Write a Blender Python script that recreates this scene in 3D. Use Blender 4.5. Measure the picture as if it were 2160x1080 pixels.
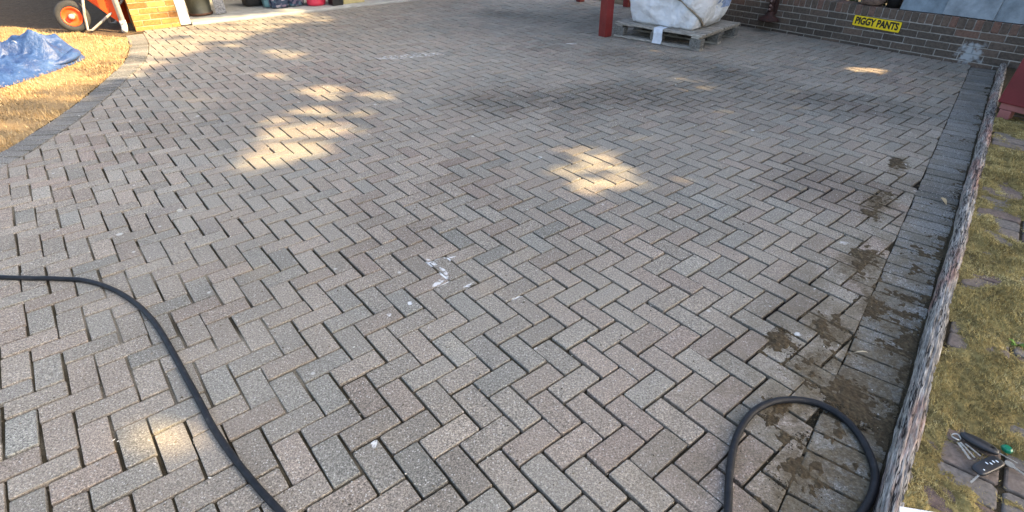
import bpy, math, random
import numpy as np
from mathutils import Vector, Matrix, noise
random.seed(7); rng = np.random.default_rng(7)
R = math.radians
for o in list(bpy.data.objects): bpy.data.objects.remove(o)
scn = bpy.context.scene
col = scn.collection

# ------------------------------------------------------------------ camera
F, PITCH, ROLL, CAMH = 1171.69, 0.58416, -0.005817, 1.5985
_fw = Vector((0, math.cos(PITCH), -math.sin(PITCH)))
_rt = Vector((1, 0, 0)); _up = _rt.cross(_fw)
RT = _rt*math.cos(ROLL) + _up*math.sin(ROLL)
UP = -_rt*math.sin(ROLL) + _up*math.cos(ROLL)
FW = _fw
cam_d = bpy.data.cameras.new('camera'); cam = bpy.data.objects.new('camera', cam_d); col.objects.link(cam)
cam_d.sensor_width = 36; cam_d.lens = F/2160*36; cam_d.clip_start = .05; cam_d.clip_end = 600
cam.matrix_world = Matrix(((RT.x, UP.x, -FW.x, 0), (RT.y, UP.y, -FW.y, 0), (RT.z, UP.z, -FW.z, CAMH), (0, 0, 0, 1)))
scn.camera = cam

# ------------------------------------------------------------------ sky, sun, exposure
SUN_EL = R(33); SH = Vector((0.970, -0.243)).normalized()      # horizontal direction towards the sun
SUN = Vector((SH.x*math.cos(SUN_EL), SH.y*math.cos(SUN_EL), math.sin(SUN_EL)))
w = bpy.data.worlds.new('World'); scn.world = w; w.use_nodes = True
nt = w.node_tree; bg = nt.nodes['Background']
sky = nt.nodes.new('ShaderNodeTexSky'); sky.sky_type = 'NISHITA'; sky.sun_disc = False
sky.sun_elevation = SUN_EL; sky.sun_rotation = math.atan2(SH.x, SH.y)
sky.air_density = 1.0; sky.dust_density = 4.0; sky.ozone_density = 0.6
nt.links.new(sky.outputs[0], bg.inputs[0]); bg.inputs[1].default_value = 0.118
sl = bpy.data.lights.new('sun', 'SUN'); sl.energy = 4.4; sl.angle = R(0.53); sl.color = (1, .74, .40)
so = bpy.data.objects.new('sun', sl); col.objects.link(so)
so.rotation_euler = SUN.to_track_quat('Z', 'Y').to_euler()
vs = scn.view_settings; vs.view_transform = 'Standard'; vs.look = 'None'; vs.gamma = 1; vs.exposure = 2.16

# ------------------------------------------------------------------ helpers
def at(u, v, z=0.0):                     # a point of the photograph (2160 wide) at height z in the place
    d = RT*((u-1080)/F) - UP*((v-540)/F) + FW
    t = (z-CAMH)/d.z
    return Vector((d.x*t, d.y*t, z))
KD = Vector((.629, .777)).normalized(); KN = Vector((KD.y, -KD.x))   # along / across the right-hand edge
def kp(s, n, z=0): p = KD*s + KN*n; return Vector((p.x, p.y, z))

def tag(o, label=None, cat=None, group=None, kind=None):
    if label: o['label'] = label
    if cat: o['category'] = cat
    if group: o['group'] = group
    if kind: o['kind'] = kind
    return o
def empty(name, loc, rz=0):
    o = bpy.data.objects.new(name, None); o.location = loc; o.rotation_euler = (0, 0, rz); col.objects.link(o)
    o.empty_display_size = .1
    return o
class MB:
    def __init__(s): s.v = []; s.f = []; s.c = []
    def add(s, V, Fc, c=None):
        b = len(s.v); s.v += [tuple(p) for p in V]; s.f += [tuple(i+b for i in f) for f in Fc]
        if c is not None: s.c += [c]*len(V)
    def box(s, c, sz, M=None, bev=0.0, jit=0.0, colr=None):
        hx, hy, hz = sz[0]/2, sz[1]/2, sz[2]/2
        if bev <= 0:
            V = [Vector((x*hx, y*hy, z*hz)) for z in (-1, 1) for x, y in ((-1,-1),(1,-1),(1,1),(-1,1))]
            Fc = [(3,2,1,0),(4,5,6,7),(0,1,5,4),(1,2,6,5),(2,3,7,6),(3,0,4,7)]
        else:
            b = bev; V = []
            for z, i in ((-hz, b), (-hz+b, 0), (hz-b, 0), (hz, b)):
                for x, y in ((-1,-1),(1,-1),(1,1),(-1,1)): V.append(Vector((x*(hx-i), y*(hy-i), z)))
            Fc = [(3,2,1,0), (12,13,14,15)]
            for k in range(3):
                for i in range(4): j = (i+1) % 4; Fc.append((4*k+i, 4*k+j, 4*k+4+j, 4*k+4+i))
        if jit: V = [p + Vector((random.uniform(-jit, jit) for _ in range(3))) for p in V]
        c = Vector(c)
        V = [(M @ p if M else p) + c for p in V]
        s.add(V, Fc, colr)
    def tube(s, pts, r, n=10, cap=True, closed=False, colr=None):
        pts = [Vector(p) for p in pts]; m = len(pts); V = []
        up = Vector((0, 0, 1)); prev = None
        for i, p in enumerate(pts):
            a = pts[(i-1) % m] if (i > 0 or closed) else p
            b = pts[(i+1) % m] if (i < m-1 or closed) else p
            t = (b-a).normalized()
            if prev is None:
                x = t.cross(up)
                if x.length < 1e-3: x = t.cross(Vector((1, 0, 0)))
            else: x = prev - t*prev.dot(t)
            x.normalize(); prev = x; y = t.cross(x)
            rr = r[i] if isinstance(r, (list, tuple)) else r
            for k in range(n):
                an = 2*math.pi*k/n; V.append(p + x*(rr*math.cos(an)) + y*(rr*math.sin(an)))
        Fc = []
        for i in range(m if closed else m-1):
            j = (i+1) % m
            for k in range(n): l = (k+1) % n; Fc.append((i*n+k, i*n+l, j*n+l, j*n+k))
        if cap and not closed: Fc += [tuple(range(n-1, -1, -1)), tuple((m-1)*n+k for k in range(n))]
        s.add(V, Fc, colr)
    def lathe(s, prof, n=24, M=None, c=(0, 0, 0)):
        V = []; Fc = []; c = Vector(c); m = len(prof)
        for r, z in prof:
            for k in range(n):
                a = 2*math.pi*k/n; p = Vector((r*math.cos(a), r*math.sin(a), z)); V.append((M @ p if M else p)+c)
        for i in range(m-1):
            for k in range(n): l = (k+1) % n; Fc.append((i*n+k, i*n+l, (i+1)*n+l, (i+1)*n+k))
        Fc += [tuple(range(n-1, -1, -1)), tuple((m-1)*n+k for k in range(n))]
        s.add(V, Fc)
    def build(s, name, mat, parent=None, smooth=False, loc=None, local=False):
        me = bpy.data.meshes.new(name)
        V = s.v
        if loc is not None and not local: V = [(p[0]-loc[0], p[1]-loc[1], p[2]-loc[2]) for p in V]
        me.from_pydata(V, [], s.f); me.update()
        if s.c:
            a = me.color_attributes.new('rnd', 'FLOAT_COLOR', 'POINT')
            a.data.foreach_set('color', np.array([tuple(c)+(1,) for c in s.c], np.float32).ravel())
        if mat: me.materials.append(mat)
        if smooth: me.polygons.foreach_set('use_smooth', [True]*len(me.polygons))
        o = bpy.data.objects.new(name, me); col.objects.link(o)
        if parent is not None:
            o.parent = parent
            if loc is not None: o.location = loc
        elif loc is not None: o.location = loc
        return o
def rotz(a): return Matrix.Rotation(a, 3, 'Z')
def axes(x, y, z): return Matrix((x, y, z)).transposed()
def catmull(P, k=8):
    P = [Vector(p) for p in P]; Q = [P[0]*2-P[1]] + P + [P[-1]*2-P[-2]]; out = []
    for i in range(1, len(Q)-2):
        a, b, c, d = Q[i-1:i+3]
        for j in range(k):
            t = j/k
            out.append(.5*((2*b)+(c-a)*t+(2*a-5*b+4*c-d)*t*t+(3*b-a-3*c+d)*t**3))
    out.append(P[-1]); return out
def in_poly(x, y, P):
    r = False; j = len(P)-1
    for i in range(len(P)):
        xi, yi = P[i][0], P[i][1]; xj, yj = P[j][0], P[j][1]
        if (yi > y) != (yj > y) and x < (xj-xi)*(y-yi)/(yj-yi)+xi: r = not r
        j = i
    return r
def nz(x, y, z=0): return noise.noise(Vector((x, y, z)))

# ------------------------------------------------------------------ materials
class N:
    def __init__(s, name, rough=.85, spec=.3):
        s.m = bpy.data.materials.new(name); s.m.use_nodes = True; s.t = s.m.node_tree
        s.b = s.t.nodes['Principled BSDF']; s.b.inputs['Roughness'].default_value = rough
        s.b.inputs['Specular IOR Level'].default_value = spec
        s._pos = None
    def n(s, k, **kw):
        x = s.t.nodes.new('ShaderNode'+k)
        for a, b in kw.items(): setattr(x, a, b)
        return x
    def l(s, a, b): s.t.links.new(a, b)
    def put(s, sock, v):
        if hasattr(v, 'is_linked'): s.l(v, sock)
        else: sock.default_value = v
    def pos(s):
        if s._pos is None: s._pos = s.n('NewGeometry').outputs['Position']
        return s._pos
    def noise(s, scale, detail=3, rough=.55, vec=None, off=None, stretch=None):
        x = s.n('TexNoise'); x.inputs['Scale'].default_value = scale; x.inputs['Detail'].default_value = detail
        x.inputs['Roughness'].default_value = rough
        v = vec or s.pos()
        if off or stretch:
            mp = s.n('Mapping'); s.l(v, mp.inputs[0])
            if off: mp.inputs['Location'].default_value = off
            if stretch: mp.inputs['Scale'].default_value = stretch
            v = mp.outputs[0]
        s.l(v, x.inputs['Vector']); return x.outputs['Fac']
    def math(s, op, a, b=0.0, c=None, clamp=False):
        x = s.n('Math', operation=op, use_clamp=clamp); s.put(x.inputs[0], a); s.put(x.inputs[1], b)
        if c is not None: s.put(x.inputs[2], c)
        return x.outputs[0]
    def ss(s, v, lo, hi):
        x = s.n('MapRange', interpolation_type='SMOOTHSTEP'); s.put(x.inputs[0], v)
        x.inputs[1].default_value = lo; x.inputs[2].default_value = hi; return x.outputs[0]
    def ramp(s, f, stops, const=False):
        x = s.n('ValToRGB'); e = x.color_ramp.elements
        if const: x.color_ramp.interpolation = 'CONSTANT'
        while len(e) < len(stops): e.new(.5)
        for i, (p, c) in enumerate(stops): e[i].position = p; e[i].color = (*c, 1)
        s.l(f, x.inputs[0]); return x.outputs[0]
    def mix(s, f, a, b, mode='MIX'):
        x = s.n('Mix', data_type='RGBA', blend_type=mode); s.put(x.inputs[0], f)
        for k, v in ((6, a), (7, b)):
            if isinstance(v, tuple): v = (*v, 1) if len(v) == 3 else v
            s.put(x.inputs[k], v)
        return x.outputs[2]
    def bump(s, h, strength=.3, dist=.01):
        x = s.n('Bump'); x.inputs['Strength'].default_value = strength; x.inputs['Distance'].default_value = dist
        s.l(h, x.inputs['Height']); s.l(x.outputs[0], s.b.inputs['Normal'])
    def colr(s, c): s.put(s.b.inputs['Base Color'], (*c, 1) if isinstance(c, tuple) else c); return s.m
    def ell(s, c, rx, ry, ang=0.0):          # soft ellipse mask on the ground (0 inside .. grows outwards)
        mp = s.n('Mapping', vector_type='TEXTURE'); mp.inputs['Location'].default_value = (c[0], c[1], 0)
        mp.inputs['Rotation'].default_value = (0, 0, ang); mp.inputs['Scale'].default_value = (rx, ry, 1)
        s.l(s.pos(), mp.inputs[0])
        q = s.n('VectorMath', operation='MULTIPLY'); s.l(mp.outputs[0], q.inputs[0]); q.inputs[1].default_value = (1, 1, 0)
        x = s.n('VectorMath', operation='LENGTH'); s.l(q.outputs[0], x.inputs[0]); return x.outputs['Value']
    def attr(s, name='rnd'):
        x = s.n('Attribute'); x.attribute_name = name; return x

def simple(name, c, rough=.6, var=.25, scale=12, metal=0.0, bump=.15, spec=.4, c2=None):
    m = N(name, rough, spec); m.b.inputs['Metallic'].default_value = metal
    f = m.noise(scale, 5, .65)
    d = c2 or tuple(x*(1-var) for x in c); e = tuple(min(1, x*(1+var*.6)) for x in c)
    m.colr(m.ramp(f, [(.3, d), (.7, e)]))
    if bump: m.bump(m.noise(scale*6, 4), bump, .004)
    return m.m

def kerb_mask(m, lo, hi):                     # 1 near the right-hand edge, fading towards the drive
    d = m.n('VectorMath', operation='DOT_PRODUCT'); m.l(m.pos(), d.inputs[0]); d.inputs[1].default_value = (KN.x, KN.y, 0)
    return m.ss(d.outputs['Value'], lo, hi), d.outputs['Value']

DIRT = [((1745,690),.20,.13),((1790,820),.22,.20),((1820,560),.26,.13),((1850,430),.25,.10),((1700,770),.16,.10),((1700,990),.18,.12),((1640,860),.10,.06),((1895,350),.2,.08),
        ((1640,720),.14,.05),((1760,900),.16,.10),((1840,640),.16,.08)]
def _seg(p, q, wd):
    a, b = at(*p), at(*q); d = b-a; c = (p[0]+q[0])/2, (p[1]+q[1])/2
    return (c, d.length/2+wd, wd, math.atan2(d.y, d.x))
CHALK = [_seg((896,544),(930,566),.018), _seg((925,560),(946,582),.018), _seg((908,608),(950,578),.026), _seg((972,608),(1002,592),.014), _seg((1066,634),(1112,622),.010), _seg((925,547),(968,540),.010),((1780,512),.05,.03,0),((1685,705),.03,.02,0),
         ((865,118),.74,.17,.30),((1205,92),.13,.04,0),((820,665),.02,.02,0),((865,640),.022,.02,0),((790,935),.02,.03,0)]
def dirt_mask(m):
    tot = None; nn = m.noise(7, 6, .7); n2 = m.noise(38, 3, .6, off=(3, 1, 0))
    for (u, v), rx, ry in DIRT:
        c = at(u, v)
        e = m.ell(c, rx, ry, math.atan2(KD.y, KD.x))
        k = m.ss(e, 1.6, .1); tot = k if tot is None else m.math('MAXIMUM', tot, k)
    d = m.n('VectorMath', operation='DOT_PRODUCT'); m.l(m.pos(), d.inputs[0]); d.inputs[1].default_value = (KN.x, KN.y, 0)
    sy = m.n('SeparateXYZ'); m.l(m.pos(), sy.inputs[0])
    kk = m.math('MULTIPLY', m.ss(d.outputs['Value'], -.35, .16), m.math('MULTIPLY_ADD', m.ss(sy.outputs[1], 3.0, 1.3), .62, .22))
    tot = m.math('MAXIMUM', tot, kk)
    n3 = m.noise(120, 2, .6, off=(7, 0, 0))
    t = m.math('ADD', m.math('ADD', tot, m.math('MULTIPLY', n3, .7)), m.math('ADD', m.math('MULTIPLY', nn, 2.2), m.math('MULTIPLY', n2, 1.3)))
    return m.math('MULTIPLY', m.ss(t, 2.45, 3.15), m.ss(tot, .0, .12))
def paver_mat(name, edging=False):
    m = N(name, .88, .25); a = m.attr()
    sp = m.n('SeparateColor'); m.l(a.outputs['Color'], sp.inputs[0]); r, g, b = sp.outputs[:3]
    if edging: base = m.ramp(r, [(0, (.125, .128, .122)), (.5, (.158, .158, .148)), (1, (.19, .184, .17))])
    else: base = m.ramp(r, [(0, (.222, .178, .150)), (.2, (.240, .202, .168)), (.42, (.244, .216, .180)), (.65, (.230, .212, .180)), (.85, (.204, .200, .176)), (1, (.215, .188, .164))])
    br = m.math('MULTIPLY_ADD', b, .84, .56)
    base = m.mix(1.0, base, m.n('CombineColor').outputs[0] if False else base, 'MIX')
    cc = m.n('CombineXYZ'); [m.l(br, cc.inputs[i]) for i in range(3)]
    base = m.mix(1.0, base, cc.outputs[0], 'MULTIPLY')
    # aggregate grain
    g1 = m.noise(270, 2, .65); g2 = m.noise(130, 3, .7)
    base = m.mix(1.0, base, m.ramp(g1, [(.28, (.35, .35, .34)), (.5, (1, 1, 1)), (.72, (1.8, 1.77, 1.7))]), 'MULTIPLY')
    base = m.mix(1.0, base, m.ramp(g2, [(.30, (.36, .36, .35)), (.5, (1, 1, 1)), (.7, (1.72, 1.70, 1.65))]), 'MULTIPLY')
    vo = m.n('TexVoronoi'); vo.inputs['Scale'].default_value = 120; m.l(m.pos(), vo.inputs['Vector'])
    vs_ = m.n('SeparateColor'); m.l(vo.outputs['Color'], vs_.inputs[0])
    gr = m.math('MULTIPLY', m.ss(vo.outputs['Distance'], .42, .22), m.ss(vs_.outputs[0], .80, .86))
    base = m.mix(m.math('MULTIPLY', gr, .75), base, (.55, .53, .49))
    gd = m.math('MULTIPLY', m.ss(vo.outputs['Distance'], .42, .22), m.ss(vs_.outputs[1], .84, .9))
    base = m.mix(m.math('MULTIPLY', gd, .6), base, (.06, .055, .05))
    # weathering: blotches and pale dust
    base = m.mix(m.math('MULTIPLY', g, .25 if edging else .5), base, (.29, .262, .215))
    # pale lichen spots
    v2 = m.n('TexVoronoi'); v2.inputs['Scale'].default_value = 4.2; m.l(m.pos(), v2.inputs['Vector'])
    wob = m.math('MULTIPLY_ADD', m.noise(60, 2), .05, v2.outputs['Distance'])
    c2 = m.n('SeparateColor'); m.l(v2.outputs['Color'], c2.inputs[0])
    rad = m.math('MULTIPLY_ADD', c2.outputs[2], .055, .035)
    sp_ = m.math('MULTIPLY', m.ss(m.math('SUBTRACT', wob, rad), .018, -.006), m.ss(c2.outputs[0], .60, .62))
    base = m.mix(m.math('MULTIPLY', sp_, .72), base, (.50, .50, .46))
    v3 = m.n('TexVoronoi'); v3.inputs['Scale'].default_value = 9; m.l(m.pos(), v3.inputs['Vector'])
    c3 = m.n('SeparateColor'); m.l(v3.outputs['Color'], c3.inputs[0])
    s3 = m.math('MULTIPLY', m.ss(v3.outputs['Distance'], .11, .05), m.ss(c3.outputs[0], .80, .82))
    base = m.mix(m.math('MULTIPLY', s3, .6), base, (.52, .52, .48))
    # chalky white smears
    tot = None; cn = m.noise(26, 4, .7, off=(1, 1, 0))
    if not edging:
        for (u, v), rx, ry, an in CHALK:
            k = m.ss(m.ell(at(u, v), rx, ry, an), 1.2, .4)
            if rx > .5: k = m.math('MULTIPLY', k, .86)
            tot = k if tot is None else m.math('MAXIMUM', tot, k)
        base = m.mix(m.math('MULTIPLY', m.ss(m.math('MULTIPLY', tot, cn), .40, .56), .85), base, (.66, .67, .66))
    # dirt and moss film by the edge
    kb, kn = kerb_mask(m, -.65, .05)
    film = m.math('MULTIPLY', kb, m.ss(m.noise(6.5, 6, .72), .40, .60))
    sy = m.n('SeparateXYZ'); m.l(m.pos(), sy.inputs[0]); near = m.ss(sy.outputs[1], 3.6, 1.6)
    base = m.mix(m.math('MULTIPLY', film, m.math('MULTIPLY_ADD', near, .42, .36)), base, m.ramp(m.noise(70, 4, .7), [(.35, (.075, .060, .036)), (.65, (.17, .145, .10))]))
    base = m.mix(m.math('MULTIPLY', dirt_mask(m), .85), base, m.ramp(m.noise(80, 4, .7), [(.25, (.035, .026, .015)), (.5, (.09, .07, .042)), (.7, (.19, .158, .105))]))
    m.colr(base)
    h = m.math('ADD', m.math('MULTIPLY', g1, .5), m.math('MULTIPLY', g2, .7))
    m.bump(h, .55, .004)
    return m.m
def joint_mat():
    m = N('joint_sand', .95, .1); f = m.attr().outputs['Fac'] if False else m.attr('rnd').outputs['Color']
    sp = m.n('SeparateColor'); m.l(f, sp.inputs[0])
    fill = sp.outputs[0]
    c = m.ramp(m.noise(2.2, 4, .6), [(.3, (.034, .028, .018)), (.55, (.058, .047, .029)), (.75, (.09, .074, .046))])
    c = m.mix(m.ss(fill, .42, .95), c, (.20, .176, .135))
    c = m.mix(m.math('MULTIPLY', sp.outputs[1], .92), c, (.014, .012, .011))
    c = m.mix(1.0, c, m.ramp(m.noise(200, 3, .7), [(.3, (.5, .5, .5)), (.7, (1.5, 1.5, 1.5))]), 'MULTIPLY')
    c = m.mix(m.math('MULTIPLY', m.ss(m.math('MULTIPLY', sp.outputs[2], m.noise(18, 3)), .22, .40), .95), c, (.70, .72, .72))
    m.colr(c); m.bump(m.noise(180, 4, .7), .6, .006)
    return m.m
def soil_mat(name, c0, c1, scale=30):
    m = N(name, .95, .1); c = m.ramp(m.noise(scale, 6, .7), [(.3, c0), (.7, c1)])
    c = m.mix(1.0, c, m.ramp(m.noise(scale*9, 3, .7), [(.3, (.5, .5, .5)), (.7, (1.45, 1.4, 1.35))]), 'MULTIPLY')
    m.colr(c); m.bump(m.noise(scale*3, 5, .7), .8, .02); return m.m
def attr_mat(name, stops, rough=.9, transl=False, grain=None):
    m = N(name, rough, .2); sp = m.n('SeparateColor'); m.l(m.attr().outputs['Color'], sp.inputs[0])
    c = m.ramp(sp.outputs[0], stops)
    if grain: c = m.mix(1.0, c, m.ramp(m.noise(grain, 4, .65), [(.3, (.62, .62, .62)), (.7, (1.3, 1.28, 1.25))]), 'MULTIPLY')
    m.colr(c); 
    if grain: m.bump(m.noise(grain*1.5, 4, .7), .5, .004)
    return m.m
def wood_mat(name, dark, light, along, rough=.85, sc=60, extra=None):
    m = N(name, rough, .2)
    # grain runs along the given direction: squeeze the coordinate along it
    ang = math.atan2(along[1], along[0])
    mp = m.n('Mapping', vector_type='POINT'); mp.inputs['Rotation'].default_value = (0, 0, -ang); m.l(m.pos(), mp.inputs[0])
    g = m.noise(sc, 6, .7, vec=mp.outputs[0], stretch=(.11, 1, 1)); g2 = m.noise(sc*3.2, 4, .7, vec=mp.outputs[0], stretch=(.08, 1, 1))
    c = m.ramp(g, [(.28, dark), (.5, tuple((a+b)/2 for a, b in zip(dark, light))), (.72, light)])
    c = m.mix(1.0, c, m.ramp(g2, [(.32, (.30, .30, .30)), (.5, (1, 1, 1)), (.66, (1.7, 1.68, 1.65))]), 'MULTIPLY')
    if extra: c = m.mix(m.ss(m.noise(3.5, 5, .7, vec=mp.outputs[0], stretch=(.5, 3, 1)), .47, .66), c, m.mix(1.0, c, extra, 'MULTIPLY'))
    if extra:
        ck = m.noise(34, 4, .6, vec=mp.outputs[0], stretch=(.06, 1, 1), off=(3, 5, 2)); cr_ = m.math('ABSOLUTE', m.math('SUBTRACT', ck, .5))
        c = m.mix(m.ss(cr_, .028, .004), c, (.018, .015, .013))
    m.colr(c); m.bump(m.math('ADD', g, m.math('MULTIPLY', g2, .6)), .9, .008); return m.m
def paint_mat(name, c, chip=(.35, .33, .30), amt=.62, rough=.5):
    m = N(name, rough, .4); f = m.noise(5, 5, .65)
    b = m.ramp(f, [(.3, tuple(x*.72 for x in c)), (.7, tuple(x*1.15 for x in c))])
    b = m.mix(m.math('MULTIPLY', m.ss(m.noise(28, 5, .75), amt, amt+.06), .7), b, chip)
    m.colr(b); m.bump(m.noise(50, 3), .15, .004); return m.m

M_paver = paver_mat('block_paver'); M_edge = paver_mat('charcoal_paver', True); M_joint = joint_mat()

# ------------------------------------------------------------------ the setting: ground, driveway and its pavers
g = MB(); g.add([(-250,-250,-.12),(250,-250,-.12),(250,250,-.12),(-250,250,-.12)], [(0,1,2,3)])
tag(g.build('ground', soil_mat('earth', (.05,.045,.03), (.09,.08,.05), 4)), 'bare earth beyond the paving', kind='structure')

EDGE_C = catmull([(-3.95,1.6),(-3.80,2.4),(-3.68,3.2),(-3.645,3.75),(-3.67,4.1),(-3.76,4.68),(-3.89,5.27),(-4.04,5.80),(-4.23,6.42),(-4.58,7.15),(-5.0,7.80)], 10) if False else \
    [Vector((p.x, p.y)) for p in catmull([Vector((x, y, 0)) for x, y in [(-3.95,1.6),(-3.80,2.4),(-3.68,3.2),(-3.645,3.75),(-3.67,4.1),(-3.76,4.68),(-3.89,5.27),(-4.04,5.80),(-4.23,6.42),(-4.58,7.15),(-5.0,7.80)]], 10)]
GL = Vector((-5.15, 8.10)); GR = Vector((-1.75, 10.43)); GD = (GR-GL).normalized(); GN = Vector((GD.y, -GD.x))  # garage front, GN points to the drive
def gp(s, n, z=0): p = GL + GD*s + GN*n; return Vector((p.x, p.y, z))
W0 = Vector((5.12, 5.83)); WD = Vector((-.6317, .7752)).normalized(); WN = Vector((-WD.y, -WD.x)); WN = Vector((-.7752, -.6317))  # WN points to the drive
def wp(s, n, z=0): p = W0 + WD*s + WN*n; return Vector((p.x, p.y, z))
def edge_side(x, y):                    # signed distance to left edging centre line (+ = drive side)
    best = None
    for i in range(len(EDGE_C)-1):
        a, b = EDGE_C[i], EDGE_C[i+1]; ab = b-a; t = max(0, min(1, ((x-a.x)*ab.x+(y-a.y)*ab.y)/ab.length_squared))
        q = a+ab*t; dx, dy = x-q.x, y-q.y; d = math.hypot(dx, dy); s = ab.x*dy-ab.y*dx
        if best is None or d < best[0]: best = (d, -1 if s > 0 else 1, a, ab)
    return best
def clip(poly, n, c):                   # keep n.p <= c
    out = []
    for i in range(len(poly)):
        a, b = poly[i], poly[(i+1) % len(poly)]; da, db = a.dot(n)-c, b.dot(n)-c
        if da <= 0: out.append(a)
        if da*db < 0: out.append(a+(b-a)*(da/(da-db)))
    return out
OIL = [(at(*p), at(*q), r) for p, q, r in [((1020,222),(1420,190),.42),((1420,190),(1860,225),.48),((1300,115),(1560,165),.40),((1720,395),(1950,395),.34),((1060,30),(1230,45),.5),((1640,330),(1800,400),.22),((1560,760),(1700,600),.16)]]
def oil_at(x, y):
    o = 0
    for p, q, r in OIL:
        dx, dy = q.x-p.x, q.y-p.y; t = max(0, min(1, ((x-p.x)*dx+(y-p.y)*dy)/(dx*dx+dy*dy)))
        o = max(o, 1.25-math.hypot(x-p.x-dx*t, y-p.y-dy*t)/r)
    return max(0, min(1, o+.9*nz(x*1.7, y*1.7, 21)*min(1, max(0, o+.3))))
def paver_geo(mb, poly, tone, dz=0.0, tilt=(0, 0), bev=.0028, depth=.035, rc=.0035):
    # rounded-corner outline
    P = []
    n = len(poly)
    for i in range(n):
        a, b, c = poly[i-1], poly[i], poly[(i+1) % n]
        r1 = min(rc*random.uniform(.5, 1.6), (a-b).length*.4, (c-b).length*.4)
        P.append(b+(a-b).normalized()*r1); P.append(b+(c-b).normalized()*r1)
    cx = sum((p.x for p in P))/len(P); cy = sum((p.y for p in P))/len(P); k = len(P)
    V = []
    for inset, z in ((0, -depth), (0, -bev), (bev*.35, -bev*.3), (bev*1.1, 0)):
        for p in P:
            d = Vector((p.x-cx, p.y-cy)); L = max(d.length, 1e-4); q = Vector((cx, cy))+d*((L-inset*1.2)/L)
            V.append((q.x, q.y, z+dz+tilt[0]*(q.x-cx)+tilt[1]*(q.y-cy)))
    Fc = [tuple(range(3*k, 4*k))]
    for r in range(3):
        for i in range(k): j = (i+1) % k; Fc.append((r*k+i, r*k+j, (r+1)*k+j, (r+1)*k+i))
    b0 = len(mb.v); mb.add(V, Fc)
    for x, y, z in V:
        dust = max(0, min(1, .38+.9*nz(x*.9, y*.9, 31)+.45*nz(x*3.5, y*3.5, 33)))
        mb.c.append((tone[0], dust, max(0, min(1, tone[2]+.16*nz(x*4, y*4, 35)+.22*nz(x*.55, y*.55, 37)-.46*oil_at(x, y)))))

U = .102; TH = 0.678089; AO = Vector((-.271389, 1.833547))
DA = Vector((math.cos(TH), math.sin(TH))); DB = Vector((math.sin(TH), -math.cos(TH)))
def lat(a, b): return AO + DA*(a*U) + DB*(b*U)
pav = []
def poly_area(P): return abs(sum(P[i-1].x*P[i].y-P[i].x*P[i-1].y for i in range(len(P))))/2
KIN = .014
for base in range(-140, 150):
    for k in range(-40, 60):
        for kind in 'AB':
            # A(k): a in [k,k+2] b in [k,k+1], rows shifted by (2,-2); B: a in [k+1,k+2] b in [k-2,k]
            for_r = base
            a0, b0 = (k+for_r*2, k-for_r*2)
            if abs(for_r) > 45: continue
            if kind == 'A': r = (a0, a0+2, b0, b0+1)
            else: r = (a0+1, a0+2, b0-2, b0)
            c = lat((r[0]+r[1])/2, (r[2]+r[3])/2)
            if not (-6 < c.x < 6 and .45 < c.y < 11.6): continue
            if c.dot(KN) > .12 or (c-W0).dot(WN) < -.1 or (c-GL).dot(GN) < -.1: continue
            # only what a camera near here could see
            if abs(c.x) > 1.9 + c.y*.98: continue
            gap = .0033 + max(0, nz(c.x*.9, c.y*.9, 3)+.1)*.0020 + .0030*oil_at(c.x, c.y); gl = .0004
            jx = (random.gauss(0, .0016), random.gauss(0, .0014)); ro = random.gauss(0, .009)
            hw = (r[1]-r[0])*U/2-gap-gl-random.uniform(0, .0016); hb = (r[3]-r[2])*U/2-gap-.0004-random.uniform(0, .0014)
            cr, sr = math.cos(ro), math.sin(ro)
            P = []
            for sx, sy in ((-1,-1),(-1,1),(1,1),(1,-1)):
                x, y = sx*hw, sy*hb; x, y = x*cr-y*sr+jx[0], x*sr+y*cr+jx[1]
                P.append(c+DA*x+DB*y)
            P = clip(P, KN, KIN-.006)
            if len(P) < 3: continue
            P = clip(P, -WN, -(W0.dot(WN)+.012)); 
            if len(P) < 3: continue
            P = clip(P, -GN, -(GL.dot(GN)+.085))
            if len(P) < 3: continue
            if c.x < -2.5:
                d, sg, ea, eab = edge_side(c.x, c.y)
                if sg < 0 and d > .14: continue
                if d < .32:
                    en = Vector((eab.y, -eab.x)).normalized(); P = clip(P, -en, -(ea.dot(en)+.108))
                    if len(P) < 3: continue
            if poly_area(P) < .0012: continue
            m = min((P[i]-P[i-1]).length for i in range(len(P)))
            if m < .004:
                Q = [P[i] for i in range(len(P)) if (P[i]-P[i-1]).length > .006]
                if len(Q) < 3: continue
                P = Q
            if sum(P[i-1].x*P[i].y-P[i].x*P[i-1].y for i in range(len(P))) < 0: P = P[::-1]
            pav.append((c, P))
# seen size in the picture decides which pavers are pieces of their own
def px_of(p):
    d = Vector((p.x, p.y, -CAMH)); z = d.dot(FW); return (1080+F*d.dot(RT)/z, 540-F*d.dot(UP)/z)
def seen(c, P):
    q = [px_of(p) for p in P]; ar = abs(sum(q[i-1][0]*q[i][1]-q[i][0]*q[i-1][1] for i in range(len(q))))/2
    cx = sum(p[0] for p in q)/len(q); cy = sum(p[1] for p in q)/len(q)
    return ar if (-10 < cx < 2170 and -10 < cy < 1090) else 0
pav.sort(key=lambda t: -seen(*t))

CHALKW = [(at(u, v), rx, ry) for (u, v), rx, ry, an in CHALK[:6]]
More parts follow.
